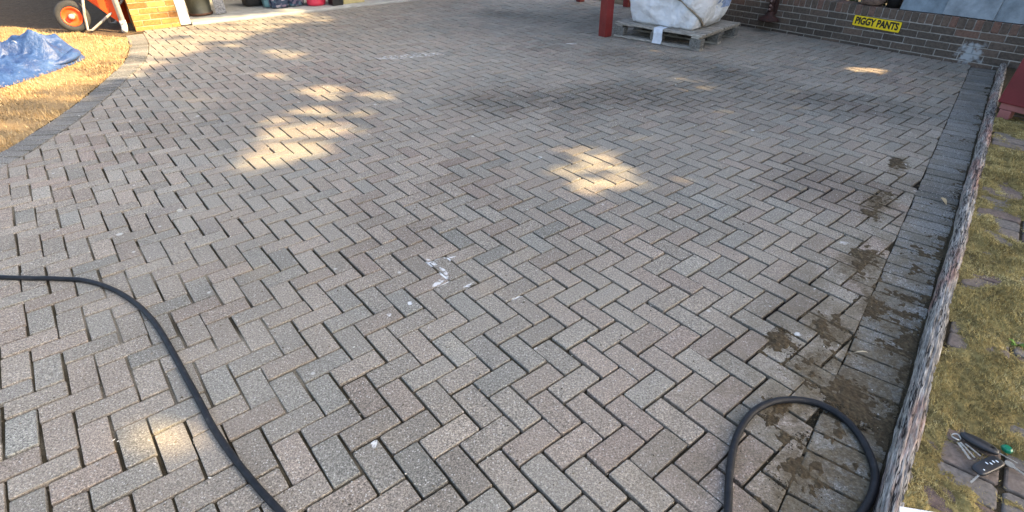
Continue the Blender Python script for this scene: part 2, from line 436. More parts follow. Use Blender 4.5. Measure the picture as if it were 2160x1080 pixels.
# bedding sheet: jointing sand with its level rising and falling between the blocks
bx = np.arange(-5.4, 5.31, .035); by = np.arange(.3, 11.9, .035)
V = []; C = []
for y in by:
    for x in bx:
        f = .31+.75*nz(x*.95, y*.95, 1.7)+.55*nz(x*5, y*5, 5)
        kn_ = x*KN.x+y*KN.y; oi = oil_at(x, y); f = f-.7*oi-(.25 if kn_ > -.9 and y < 3.5 else 0); ch = 0
        for c_, rx, ry in CHALKW:
            ch = max(ch, 1.2-math.hypot(x-c_.x, y-c_.y)/max(rx*.75, ry))
        ch = max(0, min(1, ch)); f = max(0, min(1, f)); z = -.019+.0158*f
        if 0 < kn_ < .2: f *= .35; z = min(z, -.012)
        if kn_ > .18: z = max(z, -.003+.004*nz(x*20, y*20, 2)); f = min(f, .3)
        if ch > .2: z = max(z, -.0034+.0012*ch)
        V.append((x, y, z)); C.append((f, oi, ch))
nx, ny = len(bx), len(by)
mb = MB(); mb.v = V; mb.c = C; mb.f = [(j*nx+i, j*nx+i+1, (j+1)*nx+i+1, (j+1)*nx+i) for j in range(ny-1) for i in range(nx-1)]
drive = tag(mb.build('driveway', M_joint), 'herringbone block paved driveway with sandy joints', kind='structure')
NP = 300
rest = MB()
for i, (c, P) in enumerate(pav):
    blotch = nz(c.x*.8, c.y*.8, 9)
    tone = (min(1, max(0, random.random()*.66+.17+.25*blotch)), random.random(), min(1, max(0, random.gauss(.5, .095))))
    far = c.y > 6
    dz = random.gauss(0, .0011) + .002*nz(c.x*1.1, c.y*1.1, 4); tl = (random.gauss(0, .008), random.gauss(0, .008))
    if i < NP:
        one = MB(); loc = (c.x, c.y, 0); paver_geo(one, P, tone, dz, tl); one.build('paver', M_paver, drive, loc=loc)
    else: paver_geo(rest, P, tone, dz, tl)
tag(rest.build('paver_field', M_paver, drive), kind='stuff')
print('pavers', len(pav))
# edging: right-hand soldier course
s = .95
while s < 7.62:
    wd = .1+random.gauss(0, .001); n0, n1 = KIN-.001+random.gauss(0, .002), .226+random.gauss(0, .004)
    ro = random.gauss(0, .008)
    P = [KD*(s+.003+ro*(-.1)) + KN*n0, KD*(s+.003+ro*.1)+KN*n1, KD*(s+wd-.003+ro*.1)+KN*n1, KD*(s+wd-.003-ro*.1)+KN*n0]
    P = [Vector((p.x, p.y)) for p in P]
    if sum(P[i-1].x*P[i].y-P[i].x*P[i-1].y for i in range(4)) < 0: P = P[::-1]
    c = sum(P, Vector((0, 0)))/4; one = MB()
    paver_geo(one, P, (random.random(), random.random(), random.gauss(.5, .12)), random.gauss(.0, .0015), (random.gauss(0, .01), random.gauss(0, .01)))
    one.build('edging_paver', M_edge, drive, loc=(c.x, c.y, 0)); s += wd+.004
# edging: left-hand curved course
L = 0; acc = 0.0; step = .106
for i in range(len(EDGE_C)-1):
    a, b = EDGE_C[i], EDGE_C[i+1]; sl_ = (b-a).length; t = (b-a).normalized(); nn = Vector((t.y, -t.x))
    while acc < sl_:
        c = a+t*acc; acc += step
        if c.y < 2.9: continue
        h = .0475; P = [c+t*h*1.06-nn*.1, c-t*h*1.06-nn*.1, c-t*h*.94+nn*.1, c+t*h*.94+nn*.1]
        if sum(P[k-1].x*P[k].y-P[k].x*P[k-1].y for k in range(4)) < 0: P = P[::-1]
        one = MB(); paver_geo(one, P, (random.random(), random.random(), random.gauss(.42, .12)), random.gauss(.004, .0015), (random.gauss(0, .01), random.gauss(0, .01)))
        one.build('edging_paver', M_edge, drive, loc=(c.x, c.y, 0))
    acc -= sl_

# ------------------------------------------------------------------ lawn, soil bed
BED0, BED1 = Vector((-5.04, 7.63)), Vector((-7.2, 8.40)); bsl = (BED1.y-BED0.y)/(BED1.x-BED0.x)  # bed edge set on the shadow line; dark soil also stands in for shade
def bed_y(x): return BED0.y + (x-BED0.x)*bsl + .05*nz(x*3, 0, 2)
def xo(y):
    for i in range(len(EDGE_C)-1):
        a, b = EDGE_C[i], EDGE_C[i+1]
        if a.y <= y <= b.y: return a.x+(b.x-a.x)*(y-a.y)/(b.y-a.y)-.112
    return -4.0 if y < 3 else -5.05
M_lawn = soil_mat('dry_turf', (.26,.18,.095), (.43,.31,.16), 22)
nu, nv = 60, 90; V = []
for j in range(nv):
    for i in range(nu):
        u = (i/(nu-1))**1.6; x = -3.9-u*10; y = -1+(j/(nv-1))*(bed_y(min(x, -5.0))+1); x = xo(y)-u*10; y = -1+(j/(nv-1))*(bed_y(min(x, -4.9))+1)
        V.append((x, y, .004+.012*nz(x*2, y*2)+.006*nz(x*9, y*9, 3)-(.004 if i == 0 else 0)))
mb = MB(); mb.v = V; mb.f = [(j*nu+i, (j+1)*nu+i, (j+1)*nu+i+1, j*nu+i+1) for j in range(nv-1) for i in range(nu-1)]
lawn = tag(mb.build('lawn', M_lawn, smooth=True), 'parched straw coloured lawn left of the driveway', kind='structure')
mb = MB(); nx, ny = 90, 70; V = []
for j in range(ny):
    for i in range(nx):
        x = -14+i/(nx-1)*9.6; y = 6.6+j/(ny-1)*6; V.append((x, y, -.012+.015*nz(x*3, y*3, 8)+.012*nz(x*12, y*12, 1)))
mb.v = V; mb.f = [(j*nx+i, j*nx+i+1, (j+1)*nx+i+1, (j+1)*nx+i) for j in range(ny-1) for i in range(nx-1)]
tag(mb.build('soil_bed', soil_mat('dark_soil', (.085,.058,.036), (.17,.12,.075), 18), smooth=True), 'dark bare soil bed beside the garage', kind='structure')
gm = MB(); cnt = 0
while cnt < 42000:
    x = random.uniform(-8.8, -3.6); y = random.uniform(3.0, 8.5)
    if x > xo(y)+.01+.02*random.random() or y > bed_y(x)-.01: continue
    if abs(x) > 1.5+y*.98: continue
    if nz(x*4, y*4, 7)+random.random()*.9 < .15: continue
    cnt += 1; h = random.uniform(.012, .04); a = random.uniform(0, 6.28); ln = random.uniform(.2, 1.3)*h; wd = random.uniform(.002, .0045)
    dx, dy = math.cos(a), math.sin(a); t = min(1, max(0, random.gauss(.55, .22)+.3*nz(x*1.5, y*1.5, 4)))
    gm.add([(x-dy*wd, y+dx*wd, 0), (x+dy*wd, y-dx*wd, 0), (x+dx*ln, y+dy*ln, h)], [(0, 1, 2)], (t, 0, 0))
tag(gm.build('dry_grass', attr_mat('straw_grass', [(0, (.12,.08,.04)), (.3, (.25,.17,.08)), (.65, (.42,.295,.14)), (1, (.56,.44,.25))])),
    'short straw yellow blades of the parched lawn', 'grass', kind='stuff')

# ------------------------------------------------------------------ terrace of old bricks behind the timber, with moss
TZ = .052
mb = MB(); ns, nn_ = 150, 24; V = []
for j in range(ns):
    for i in range(nn_):
        s = .3+j/(ns-1)*7.6; n = .30+i/(nn_-1)*3.0; p = kp(s, n); V.append((p.x, p.y, TZ-.012+.006*nz(p.x*8, p.y*8)))
mb.v = V; mb.f = [(j*nn_+i, j*nn_+i+1, (j+1)*nn_+i+1, (j+1)*nn_+i) for j in range(ns-1) for i in range(nn_-1)]
terr = tag(mb.build('terrace', soil_mat('terrace_joint', (.05,.04,.025), (.10,.08,.05), 30), smooth=True), 'old brick terrace overgrown with moss', kind='structure')
M_oldbrick = attr_mat('old_paving_brick', [(0, (.14,.10,.085)), (.35, (.17,.135,.112)), (.7, (.195,.17,.145)), (1, (.15,.135,.12))], grain=60)
tp = []
s = .35
while s < 5.9:
    n = .315; off = random.uniform(-.02, .0)
    row = 0
    while n < 1.0:
        ln = .205
        tp.append((s, n)); n += ln+.008
    s += .108
for s, n in tp:
    q = kp(s+.05, n+.1)
    if abs(q.x) > 1.9+q.y*.98: continue
    one = MB(); P = [KD*s+KN*n, KD*s+KN*(n+.2), KD*(s+.1)+KN*(n+.2), KD*(s+.1)+KN*n]; P = [Vector((p.x, p.y)) for p in P]
    if sum(P[i-1].x*P[i].y-P[i].x*P[i-1].y for i in range(4)) < 0: P = P[::-1]
    paver_geo(one, P, (random.random(), 0, 0), TZ+random.gauss(0, .002), (random.gauss(0, .015), random.gauss(0, .015)), rc=.01, bev=.006)
    one.build('paving_brick', M_oldbrick, terr, loc=(q.x, q.y, 0))
def moss_amt(s, n):
    a = nz(s*2.6, n*3.5, 11)*.9 + .55*nz(s*9, n*9, 3) + .56
    a -= max(0, (n-.62))*1.6
    if s < 1.75: a -= max(0, (n-.40))*2.0
    c = at(2085, 985, TZ); cs, cn = Vector((c.x, c.y)).dot(KD), Vector((c.x, c.y)).dot(KN)
    if abs(s-cs) < .10 and n > cn-.12: a -= .45
    return a
mm = MB(); cnt = 0; tries = 0
gs = .012; ids = {}
def moss_z(s_, n_): return TZ-.010+.030*min(.8, max(0, moss_amt(s_, n_)))+.011*nz(s_*26, n_*26, 15)*min(1, max(0, moss_amt(s_, n_)*2))
for j in range(int(.9/gs), int(5.9/gs)):
    for i in range(int(.298/gs), int(1.0/gs)):
        q = kp(j*gs, i*gs)
        if abs(q.x) > 1.7+q.y*.95: continue
        hs = [moss_amt((j+dj)*gs, (i+di)*gs) for di, dj in ((0, 0), (1, 0), (1, 1), (0, 1))]
        if max(hs) < .28: continue
        f_ = []
        for di, dj in ((0, 0), (0, 1), (1, 1), (1, 0)):
            key = (i+di, j+dj)
            if key not in ids:
                p = kp(key[1]*gs+random.uniform(-.003, .003), key[0]*gs+random.uniform(-.003, .003)); mm.v.append((p.x, p.y, moss_z(key[1]*gs, key[0]*gs)+random.uniform(-.002, .002))); mm.c.append((min(1, max(0, .25+.3*nz(p.x*9, p.y*9, 5)+random.uniform(-.15, .15))), 0, 0)); ids[key] = len(mm.v)-1
            f_.append(ids[key])
        mm.f.append(tuple(f_[::-1]))
while cnt < 95000 and tries < 900000:
    tries += 1
    s = .9+4.9*random.random()**1.5; n = random.uniform(.296, .98); p = kp(s, n)
    if abs(p.x) > 1.7+p.y*.95: continue
    a = moss_amt(s, n)
    if a < .10+random.random()*.3: continue
    cnt += 1; sc = .6+.22*s; h = (.003+.009*min(1, a))*random.uniform(.4, 1.7)
    wd = .0011*sc*random.uniform(.7, 1.6); an = random.uniform(0, 6.28); dx, dy = math.cos(an), math.sin(an); ln = random.uniform(.002, .013)*sc
    z0 = max(TZ-.002, moss_z(s, n)-.001); t = min(1, max(0, .52+.4*nz(s*6, n*6, 5)+random.gauss(0, .17)))
    mm.add([(p.x-dy*wd, p.y+dx*wd, z0), (p.x+dy*wd, p.y-dx*wd, z0), (p.x+dx*ln, p.y+dy*ln, z0+h)], [(0, 1, 2)], (t, 0, 0))
tag(mm.build('moss', attr_mat('olive_moss', [(0, (.085,.062,.025)), (.3, (.215,.165,.062)), (.65, (.41,.325,.125)), (1, (.60,.51,.26))])),
    'olive yellow moss cushions growing over the terrace bricks', 'moss', kind='stuff')

# ------------------------------------------------------------------ timber edging board
M_timber = wood_mat('weathered_timber', (.08,.07,.06), (.48,.45,.40), KD, sc=62, extra=(1.0, .66, .60))
prof0 = [(.240,-.06),(.2400,.0),(.2405,.035),(.2425,.056),(.250,.067),(.262,.0715),(.278,.0715),(.290,.068),(.298,.058),(.300,.030),(.300,-.06)]
prof = []
for i in range(len(prof0)-1):
    for q_ in range(4 if 1 <= i <= 8 else 1): t = q_/(4 if 1 <= i <= 8 else 1); prof.append((prof0[i][0]+(prof0[i+1][0]-prof0[i][0])*t, prof0[i][1]+(prof0[i+1][1]-prof0[i][1])*t))
prof.append(prof0[-1])
mb = MB(); V = []; ns = 620; s0, s1 = .55, 7.75; k = len(prof)
for j in range(ns):
    s = s0+(s1-s0)*(j/(ns-1))**1.25
    for i, (n, z) in enumerate(prof):
        wob = .006*nz(s*1.3, 0, 4); tw = i+1.6*nz(s*2.2, i*.2, 8)
        d = .0035*nz(s*3, i*.25, 1)+.0045*(1-2.2*abs(nz(s*3.5, tw*.62, 3)))+.003*nz(s*16, tw*1.3, 6)-.010*max(0, nz(s*1.6, tw*.4, 9)-.22)
        a_ = min(1, max(0, (i-2)/(k-5)))*math.pi
        V.append(kp(s, n+wob-d*math.cos(a_), z+(d*math.sin(a_)*1.1 if z > .02 else 0)))
mb.add(V, [(j*k+i, j*k+i+1, (j+1)*k+i+1, (j+1)*k+i) for j in range(ns-1) for i in range(k-1)] + [tuple(range(k)), tuple((ns-1)*k+i for i in range(k-1, -1, -1))])
tag(mb.build('timber_edging', M_timber, smooth=True), 'long weathered grey timber board edging the right side of the driveway', 'timber edging')

# dirt heaps, crumbs and clods by the edge
dm = MB(); cnt = 0
def dirt_h(x, y):
    t = 0
    for u, rx, ry in DIRTW:
        dx, dy = x-u.x, y-u.y; a_, b_ = dx*KD.x+dy*KD.y, dx*KN.x+dy*KN.y
        t = max(t, 1.15-math.hypot(a_/rx, b_/ry))
    n_ = x*KN.x+y*KN.y; t = max(t, (.56 if y < 2.6 else .12)*max(0, min(1, (n_+.10)/.26))+(.25 if n_ > .19 else 0))
    if t < .05: return -1
    return t-.72+.85*nz(x*6, y*6, 41)+.70*nz(x*17, y*17, 43)+.55*nz(x*48, y*48, 44)
DIRTW = [((at(u, v)), rx*1.15, ry*1.1) for (u, v), rx, ry in DIRT]
gs = .0095; ids = {}
js, je = int(.95/gs), int(6.4/gs)
for j in range(js, je):
    for i in range(int(-.62/gs), int(.236/gs)):
        hs = []
        for di, dj in ((0, 0), (1, 0), (1, 1), (0, 1)):
            key = (i+di, j+dj)
            if key not in ids:
                p = KD*((j+dj)*gs)+KN*((i+di)*gs)
                if abs(p.x) > 1.6+p.y*.95: ids[key] = (None, -1)
                else: ids[key] = (None, dirt_h(p.x, p.y))
            hs.append(ids[key][1])
        if max(hs) < -.12: continue
        f_ = []
        for di, dj in ((0, 0), (1, 0), (1, 1), (0, 1)):
            key = (i+di, j+dj)
            if ids[key][0] is None:
                p = KD*((j+dj)*gs)+KN*((i+di)*gs); h = ids[key][1]
                dm.v.append((p.x+random.uniform(-.002, .002), p.y+random.uniform(-.002, .002), min(.0045, max(-.006, h*.0095-.0012))+random.uniform(-.0011, .0011))); dm.c.append((min(1, max(0, random.gauss(.42, .14))), 0, 0)); ids[key] = (len(dm.v)-1, h)
            f_.append(ids[key][0])
        dm.f.append(tuple(f_[::-1]))
DC = [(at(u, v), rx, ry) for (u, v), rx, ry in DIRT]; ka = math.atan2(KD.y, KD.x)
while cnt < 7000:
    if random.random() < .72:
        c, rx, ry = random.choice(DC); a = random.uniform(0, 6.28); q = math.sqrt(random.random())*.95
        lx, ly = rx*q*math.cos(a), ry*q*math.sin(a); x = c.x+lx*math.cos(ka)-ly*math.sin(ka); y = c.y+lx*math.sin(ka)+ly*math.cos(ka)
    else:
        p = kp(.9+5.5*random.random(), .232-abs(random.gauss(0, .03))); x, y = p.x, p.y
    n_ = Vector((x, y)).dot(KN)
    if n_ > .238 or nz(x*7, y*7, 2)+.45*nz(x*25, y*25, 4) < -.05: continue
    cnt += 1; r = random.uniform(.0015, .0045)*(1.8 if random.random() < .06 else 1); t = min(1, max(0, random.gauss(.4, .25))); a = random.uniform(0, 6.28)
    vv = [(x+r*math.cos(a+i*2.09)*random.uniform(.6, 1.3), y+r*math.sin(a+i*2.09)*random.uniform(.6, 1.3), -.002) for i in range(3)]+[(x, y, r*random.uniform(.2, .7))]
    dm.add(vv, [(0, 1, 3), (1, 2, 3), (2, 0, 3)], (t, 0, 0))
tag(dm.build('dirt', attr_mat('dirt_crumbs', [(0, (.028,.02,.011)), (.5, (.075,.056,.032)), (.85, (.15,.12,.072)), (1, (.40,.35,.25))], grain=120)),
    'brown soil crumbs and moss gathered along the right paving edge', 'dirt', kind='stuff')

# ------------------------------------------------------------------ brick wall at the back right
M_brick = attr_mat('dark_wall_brick', [(0, (.075,.062,.052)), (.35, (.11,.09,.074)), (.62, (.145,.108,.085)), (.82, (.19,.108,.082)), (1, (.15,.135,.12))], grain=45)
mm_ = N('wall_mortar', .95, .1); cm = mm_.ramp(mm_.noise(14, 6, .7), [(.3, (.22,.20,.175)), (.7, (.46,.43,.38))]); mm_.colr(cm); mm_.bump(mm_.noise(90, 4), .6, .006); M_mortar = mm_.m
# brick material with the white paint splash
def splash(mat):
    t = mat.node_tree; b = t.nodes['Principled BSDF']; src = b.inputs['Base Color'].links[0].from_socket
    geo = t.nodes.new('ShaderNodeNewGeometry'); d = t.nodes.new('ShaderNodeVectorMath'); d.operation = 'DISTANCE'
    t.links.new(geo.outputs['Position'], d.inputs[0]); c = wp(.36, 0, .115); d.inputs[1].default_value = c
    no = t.nodes.new('ShaderNodeTexNoise'); no.inputs['Scale'].default_value = 22; no.inputs['Detail'].default_value = 6; t.links.new(geo.outputs['Position'], no.inputs['Vector'])
    ma = t.nodes.new('ShaderNodeMath'); ma.operation = 'MULTIPLY_ADD'; t.links.new(no.outputs['Fac'], ma.inputs[0]); ma.inputs[1].default_value = .30; t.links.new(d.outputs['Value'], ma.inputs[2])
    mr = t.nodes.new('ShaderNodeMapRange'); t.links.new(ma.outputs[0], mr.inputs[0]); mr.inputs[1].default_value = .275; mr.inputs[2].default_value = .20
    mx = t.nodes.new('ShaderNodeMix'); mx.data_type = 'RGBA'; t.links.new(mr.outputs[0], mx.inputs[0]); t.links.new(src, mx.inputs[6]); mx.inputs[7].default_value = (.36, .38, .39, 1)
    t.links.new(mx.outputs[2], b.inputs['Base Color'])
splash(M_brick); splash(M_mortar)
wall = empty('brick_wall', wp(0, 0)); tag(wall, 'low dark brown brick wall with brick-on-edge top at the back right', 'wall')
wl = Vector(wall.location)
Mw = axes(Vector((WD.x, WD.y, 0)), Vector((WN.x, WN.y, 0)), Vector((0, 0, 1)))
def build_bricks(parent, base, s0, s1, zs, bl, bh, depth, mat, fn, proud=.004, tone=None):
    for ci, z in enumerate(zs):
        s = s0-(.1125 if ci % 2 else 0)
        while s < s1:
            a, b = max(s, s0), min(s+bl, s1)
            if b-a > .03:
                one = MB(); c = fn((a+b)/2, -depth/2+proud+random.gauss(0, .0015), z+bh/2)
                t = tone(ci) if tone else random.random()
                one.box((0, 0, 0), (b-a, depth, bh), base @ rotz(random.gauss(0, .004)), bev=.003, jit=.0014, colr=(t, 0, 0))
                one.build('brick', mat, parent, loc=c-Vector(parent.location), local=True)
            s += bl+.0105
zs = [-.04+.075*i for i in range(5)]
build_bricks(wall, Mw, -.55, 4.2, zs, .215, .0645, .1, M_brick, wp, tone=lambda ci: min(1, max(0, random.gauss(.26+.05*ci, .17))))
s = -.55
while s < 4.2:
    one = MB(); c = wp(s+.0325, -.107+random.gauss(.004, .002), .335+.0525)
    one.box((0, 0, 0), (.065, .215, .105), Mw @ rotz(random.gauss(0, .01)), bev=.006, jit=.002, colr=(min(1, max(0, random.gauss(.6, .18))), 0, 0))
    one.build('coping_brick', M_brick, wall, loc=c-wl, local=True); s += .0755
core = MB(); core.box(wp(1.82, -.1045, .155)-wl, (4.8, .205, .42), Mw); core.build('mortar', M_mortar, wall)
core = MB(); core.box(wp(1.82, -.1055, .385)-wl, (4.79, .204, .099), Mw); core.build('mortar', M_mortar, wall)

# number plate
pl = empty('number_plate', wp(1.352, .012, .268)); tag(pl, 'yellow number plate reading PIGGY PANTS fixed to the brick wall', 'number plate')
XW = Vector((-WD.x, -WD.y, 0)); YW = Vector((0, 0, 1)); ZW = Vector((WN.x, WN.y, 0))
tl = R(-1.2); Mp = axes(XW, YW, ZW) @ Matrix.Rotation(tl, 3, 'Z')
def rrect(w_, h_, r, n=6):
    P = []
    for cx, cy, a0 in ((w_/2-r, h_/2-r, 0), (-w_/2+r, h_/2-r, 90), (-w_/2+r, -h_/2+r, 180), (w_/2-r, -h_/2+r, 270)):
        for i in range(n+1): a = R(a0+90*i/n); P.append((cx+r*math.cos(a), cy+r*math.sin(a)))
    return P
def slab(mb, P, z0, z1, M, c=(0, 0, 0), colr=None):
    n = len(P); c = Vector(c); V = [M @ Vector((x, y, z0))+c for x, y in P]+[M @ Vector((x, y, z1))+c for x, y in P]
    mb.add(V, [tuple(range(n-1, -1, -1)), tuple(range(n, 2*n))]+[(i, (i+1) % n, n+(i+1) % n, n+i) for i in range(n)], colr)
M_yel = simple('plate_yellow', (.90,.64,.014), .4, .2, 9, bump=0); M_blk = simple('black_print', (.012,.012,.012), .4, .2, 8, bump=0)
mb = MB(); slab(mb, rrect(.52, .111, .012), -.003, .0, Mp); mb.build('plate', M_yel, pl)
mb = MB(); slab(mb, rrect(.53, .121, .014), -.007, -.0032, Mp); mb.build('backing', M_blk, pl)
def text_mesh(txt, name, mat, parent, M, size, wide, loc, off=.0):
    cu = bpy.data.curves.new(name, 'FONT'); cu.body = txt; cu.size = size; cu.align_x = 'CENTER'; cu.align_y = 'CENTER'; cu.extrude = .0006; cu.offset = off; cu.resolution_u = 4
    t = bpy.data.objects.new(name, cu); col.objects.link(t); bpy.context.view_layer.update()
    me = bpy.data.meshes.new_from_object(t.evaluated_get(bpy.context.evaluated_depsgraph_get())); bpy.data.objects.remove(t)
    xs = [v.co.x for v in me.vertices]; k = wide/(max(xs)-min(xs))
    for v in me.vertices: v.co = M @ Vector((v.co.x*k, v.co.y, v.co.z))
    me.materials.clear(); me.materials.append(mat); o = bpy.data.objects.new(name, me); col.objects.link(o); o.parent = parent; o.location = loc; return o
text_mesh('PIGGY PANTS', 'lettering', M_blk, pl, Mp, .104, .475, ZW*.0012, off=.0045)

# grey slabs leaning on the wall top
M_slate = simple('grey_slate', (.20,.25,.28), .55, .35, 9, c2=(.11,.14,.16), spec=.5)
for i, (sa, sb, dz, tilt_, lab) in enumerate([(1.175,.752,.0,.30,'grey slate slab leaning on the wall top nearest the number plate'),
        (.757,.292,.004,.29,'grey slate slab leaning on the wall between two other slabs'),
        (.306,-.17,.0,.28,'grey slate slab leaning on the wall top at the right end beside the red box')]):
    e = empty('slate_slab', wp((sa+sb)/2, -.02+(0, .014, -.006)[i], .444+dz)); tag(e, lab, 'slab', 'slabs leaning on the wall top')
    Mt = axes(XW, YW, ZW) @ Matrix.Rotation(-tilt_, 3, 'X') @ Matrix.Rotation((.05, -.045, .05)[i], 3, 'Y') @ Matrix.Rotation((.012, -.014, .01)[i], 3, 'Z')
    w_ = abs(sa-sb)/2; P = [(-w_+.002, 0), (w_+.004, .002), (w_+.002, .44), (-w_+.004, .45)]
    mb = MB(); V = []
    for zz in (-.035, 0):
        for ins in ((.004,) if zz < 0 else (0, .004)):
            for x, y in P: V.append(Mt @ Vector((x*(1-ins), y*(1-ins)+ins*.2, zz-(0.003 if ins == 0 else 0))))
    mb.add(V, [(3,2,1,0), (8,9,10,11)]+[(i_, (i_+1) % 4, 4+(i_+1) % 4, 4+i_) for i_ in range(4)]+[(4+i_, 4+(i_+1) % 4, 8+(i_+1) % 4, 8+i_) for i_ in range(4)])
    mb.build('slab', simple('grey_slate', [(.17,.215,.245),(.225,.26,.28),(.19,.225,.245)][i], .55, .4, 9, c2=[(.09,.12,.14),(.13,.155,.17),(.10,.125,.14)][i], spec=.5), e)
# pots on the wall
M_terra = simple('mottled_stoneware', (.28,.20,.16), .8, .5, 26, c2=(.09,.06,.05))
e = empty('stone_pot', wp(1.50, -.10, .442)); tag(e, 'mottled weathered stone pot on the brick wall above the number plate', 'pot')
mb = MB(); mb.lathe([(.085,0),(.115,.02),(.15,.07),(.17,.14),(.175,.2),(.165,.24),(.18,.25),(.18,.28),(.16,.28),(.15,.25),(.02,.24)], 28); mb.build('bowl', M_terra, e, smooth=True)
M_blackp = simple('black_plastic', (.012,.012,.013), .45, .3, 10, spec=.5)
e = empty('plant_pot', wp(1.275, -.11, .442)); tag(e, 'black plastic plant pot on the wall between stone pot and slabs', 'pot')
mb = MB(); mb.lathe([(.07,0),(.085,.12),(.09,.2),(.098,.2),(.098,.225),(.088,.225),(.08,.12),(.02,.1)], 24); mb.build('pot', M_blackp, e, smooth=True)
# rusty cast bracket hanging on the wall
M_rust = simple('dark_rust', (.05,.018,.013), .75, .5, 30, c2=(.016,.010,.009)); M_pale = simple('flaked_paint', (.32,.22,.19), .8, .4, 40)
e = empty('cast_iron_bracket', wp(2.62, .09, .135)); tag(e, 'dark rusty cast iron bracket with flared foot hanging on the brick wall', 'bracket')
mb = MB(); mb.lathe([(.13,0),(.135,.012),(.12,.03),(.08,.05),(.05,.075),(.04,.11)], 20); mb.build('flared_foot', M_rust, e, smooth=True)
mb = MB(); mb.lathe([(.036,.1),(.03,.13),(.042,.15),(.03,.17),(.028,.21),(.042,.23),(.03,.25),(.027,.4),(.04,.42),(.02,.5)], 18); mb.build('stem', M_rust, e, smooth=True)
for z in (.14, .185, .235, .28):
    mb = MB(); mb.lathe([(.004,-.012),(.014,-.006),(.015,.004),(.006,.013)], 8, axes(Vector((1,0,0)), Vector((0,0,1)), Vector((0,-1,0))), Vector((WN.x*.035, WN.y*.035, z))); mb.build('boss', M_pale, e, smooth=True)  # pale blobs put in for the highlights along the stem
mb = MB(); mb.box(Vector((-WN.x*.05, -WN.y*.05, .30)), (.09, .08, .45), Mw, .006); mb.build('back_plate', M_rust, e)

# ------------------------------------------------------------------ carport with red posts
M_red = paint_mat('red_post_paint', (.185,.022,.02), amt=.66)
cp = empty('carport', (1.22, 7.56, 0)); tag(cp, 'carport on square red painted timber posts beside the pallet', 'carport')
c0 = Vector(cp.location)
for x, y, w_ in ((1.218, 7.565, .118), (1.86, 8.75, .115), (1.885, 9.70, .10), (1.18, 10.22, .10)):
    mb = MB(); mb.box(Vector((x, y, 1.15))-c0, (w_, w_, 2.3), rotz(R(36)), .006); mb.build('post', M_red, cp)
mb = MB(); mb.box(Vector((2.3, 8.9, 2.41))-c0, (3.2, 3.6, .06), rotz(R(36)), .004); mb.build('roof', simple('roof_sheet', (.20,.20,.19), .6, .2, 6), cp)
for a, b in (((1.218,7.565),(1.86,8.75)), ((1.86,8.75),(1.885,9.70)), ((1.18,10.22),(1.885,9.70))):
    d = Vector(b)-Vector(a); mb = MB(); m_ = (Vector(a)+Vector(b))/2
    mb.box(Vector((m_.x, m_.y, 2.34))-c0, (d.length+.1, .07, .078), rotz(math.atan2(d.y, d.x)), .004); mb.build('beam', M_red, cp)

# ------------------------------------------------------------------ pallet
PU = Vector((-.722, .692)).normalized(); PV = Vector((.692, .722)).normalized(); PC = Vector((2.195, 6.715))
def pp(a, b, z=0): p = PC+PU*a+PV*b; return Vector((p.x, p.y, z))
M_pal = wood_mat('pallet_timber', (.15,.14,.12), (.44,.41,.36), PU, sc=40); M_pal2 = wood_mat('pallet_block', (.075,.072,.065), (.24,.235,.215), PV, sc=40)
pal = empty('pallet', pp(.6, .5)); tag(pal, 'weathered grey wooden pallet under the white bulk bag', 'pallet'); p0 = Vector(pal.location)
Mq = axes(Vector((PU.x, PU.y, 0)), Vector((PV.x, PV.y, 0)), Vector((0, 0, 1)))
def pbox(name, a, b, z, sz, mat):
    z *= 1.28; sz = (sz[0], sz[1], sz[2]*1.28)
    mb = MB(); mb.box((0, 0, 0), sz, Mq @ rotz(random.gauss(0, .006)), .004, .002); return mb.build(name, mat, pal, loc=pp(a, b, z)-p0, local=True)
for b in (.05, .5, .95): pbox('bottom_board', .6, b, .012, (1.2, .1, .02), M_pal)
for a in (.07, .6, 1.13):
    for b in (.05, .5, .95): pbox('block', a, b, .063, (.135, .098, .078), M_pal2)
for a in (.07, .6, 1.13): pbox('stringer', a, .5, .112, (.1, 1.0, .02), M_pal)
for b in (.05, .2, .35, .5, .65, .8, .95): pbox('deck_board', .6, b, .132, (1.2, .1 if b in (.05,.95) else .138, .02), M_pal)
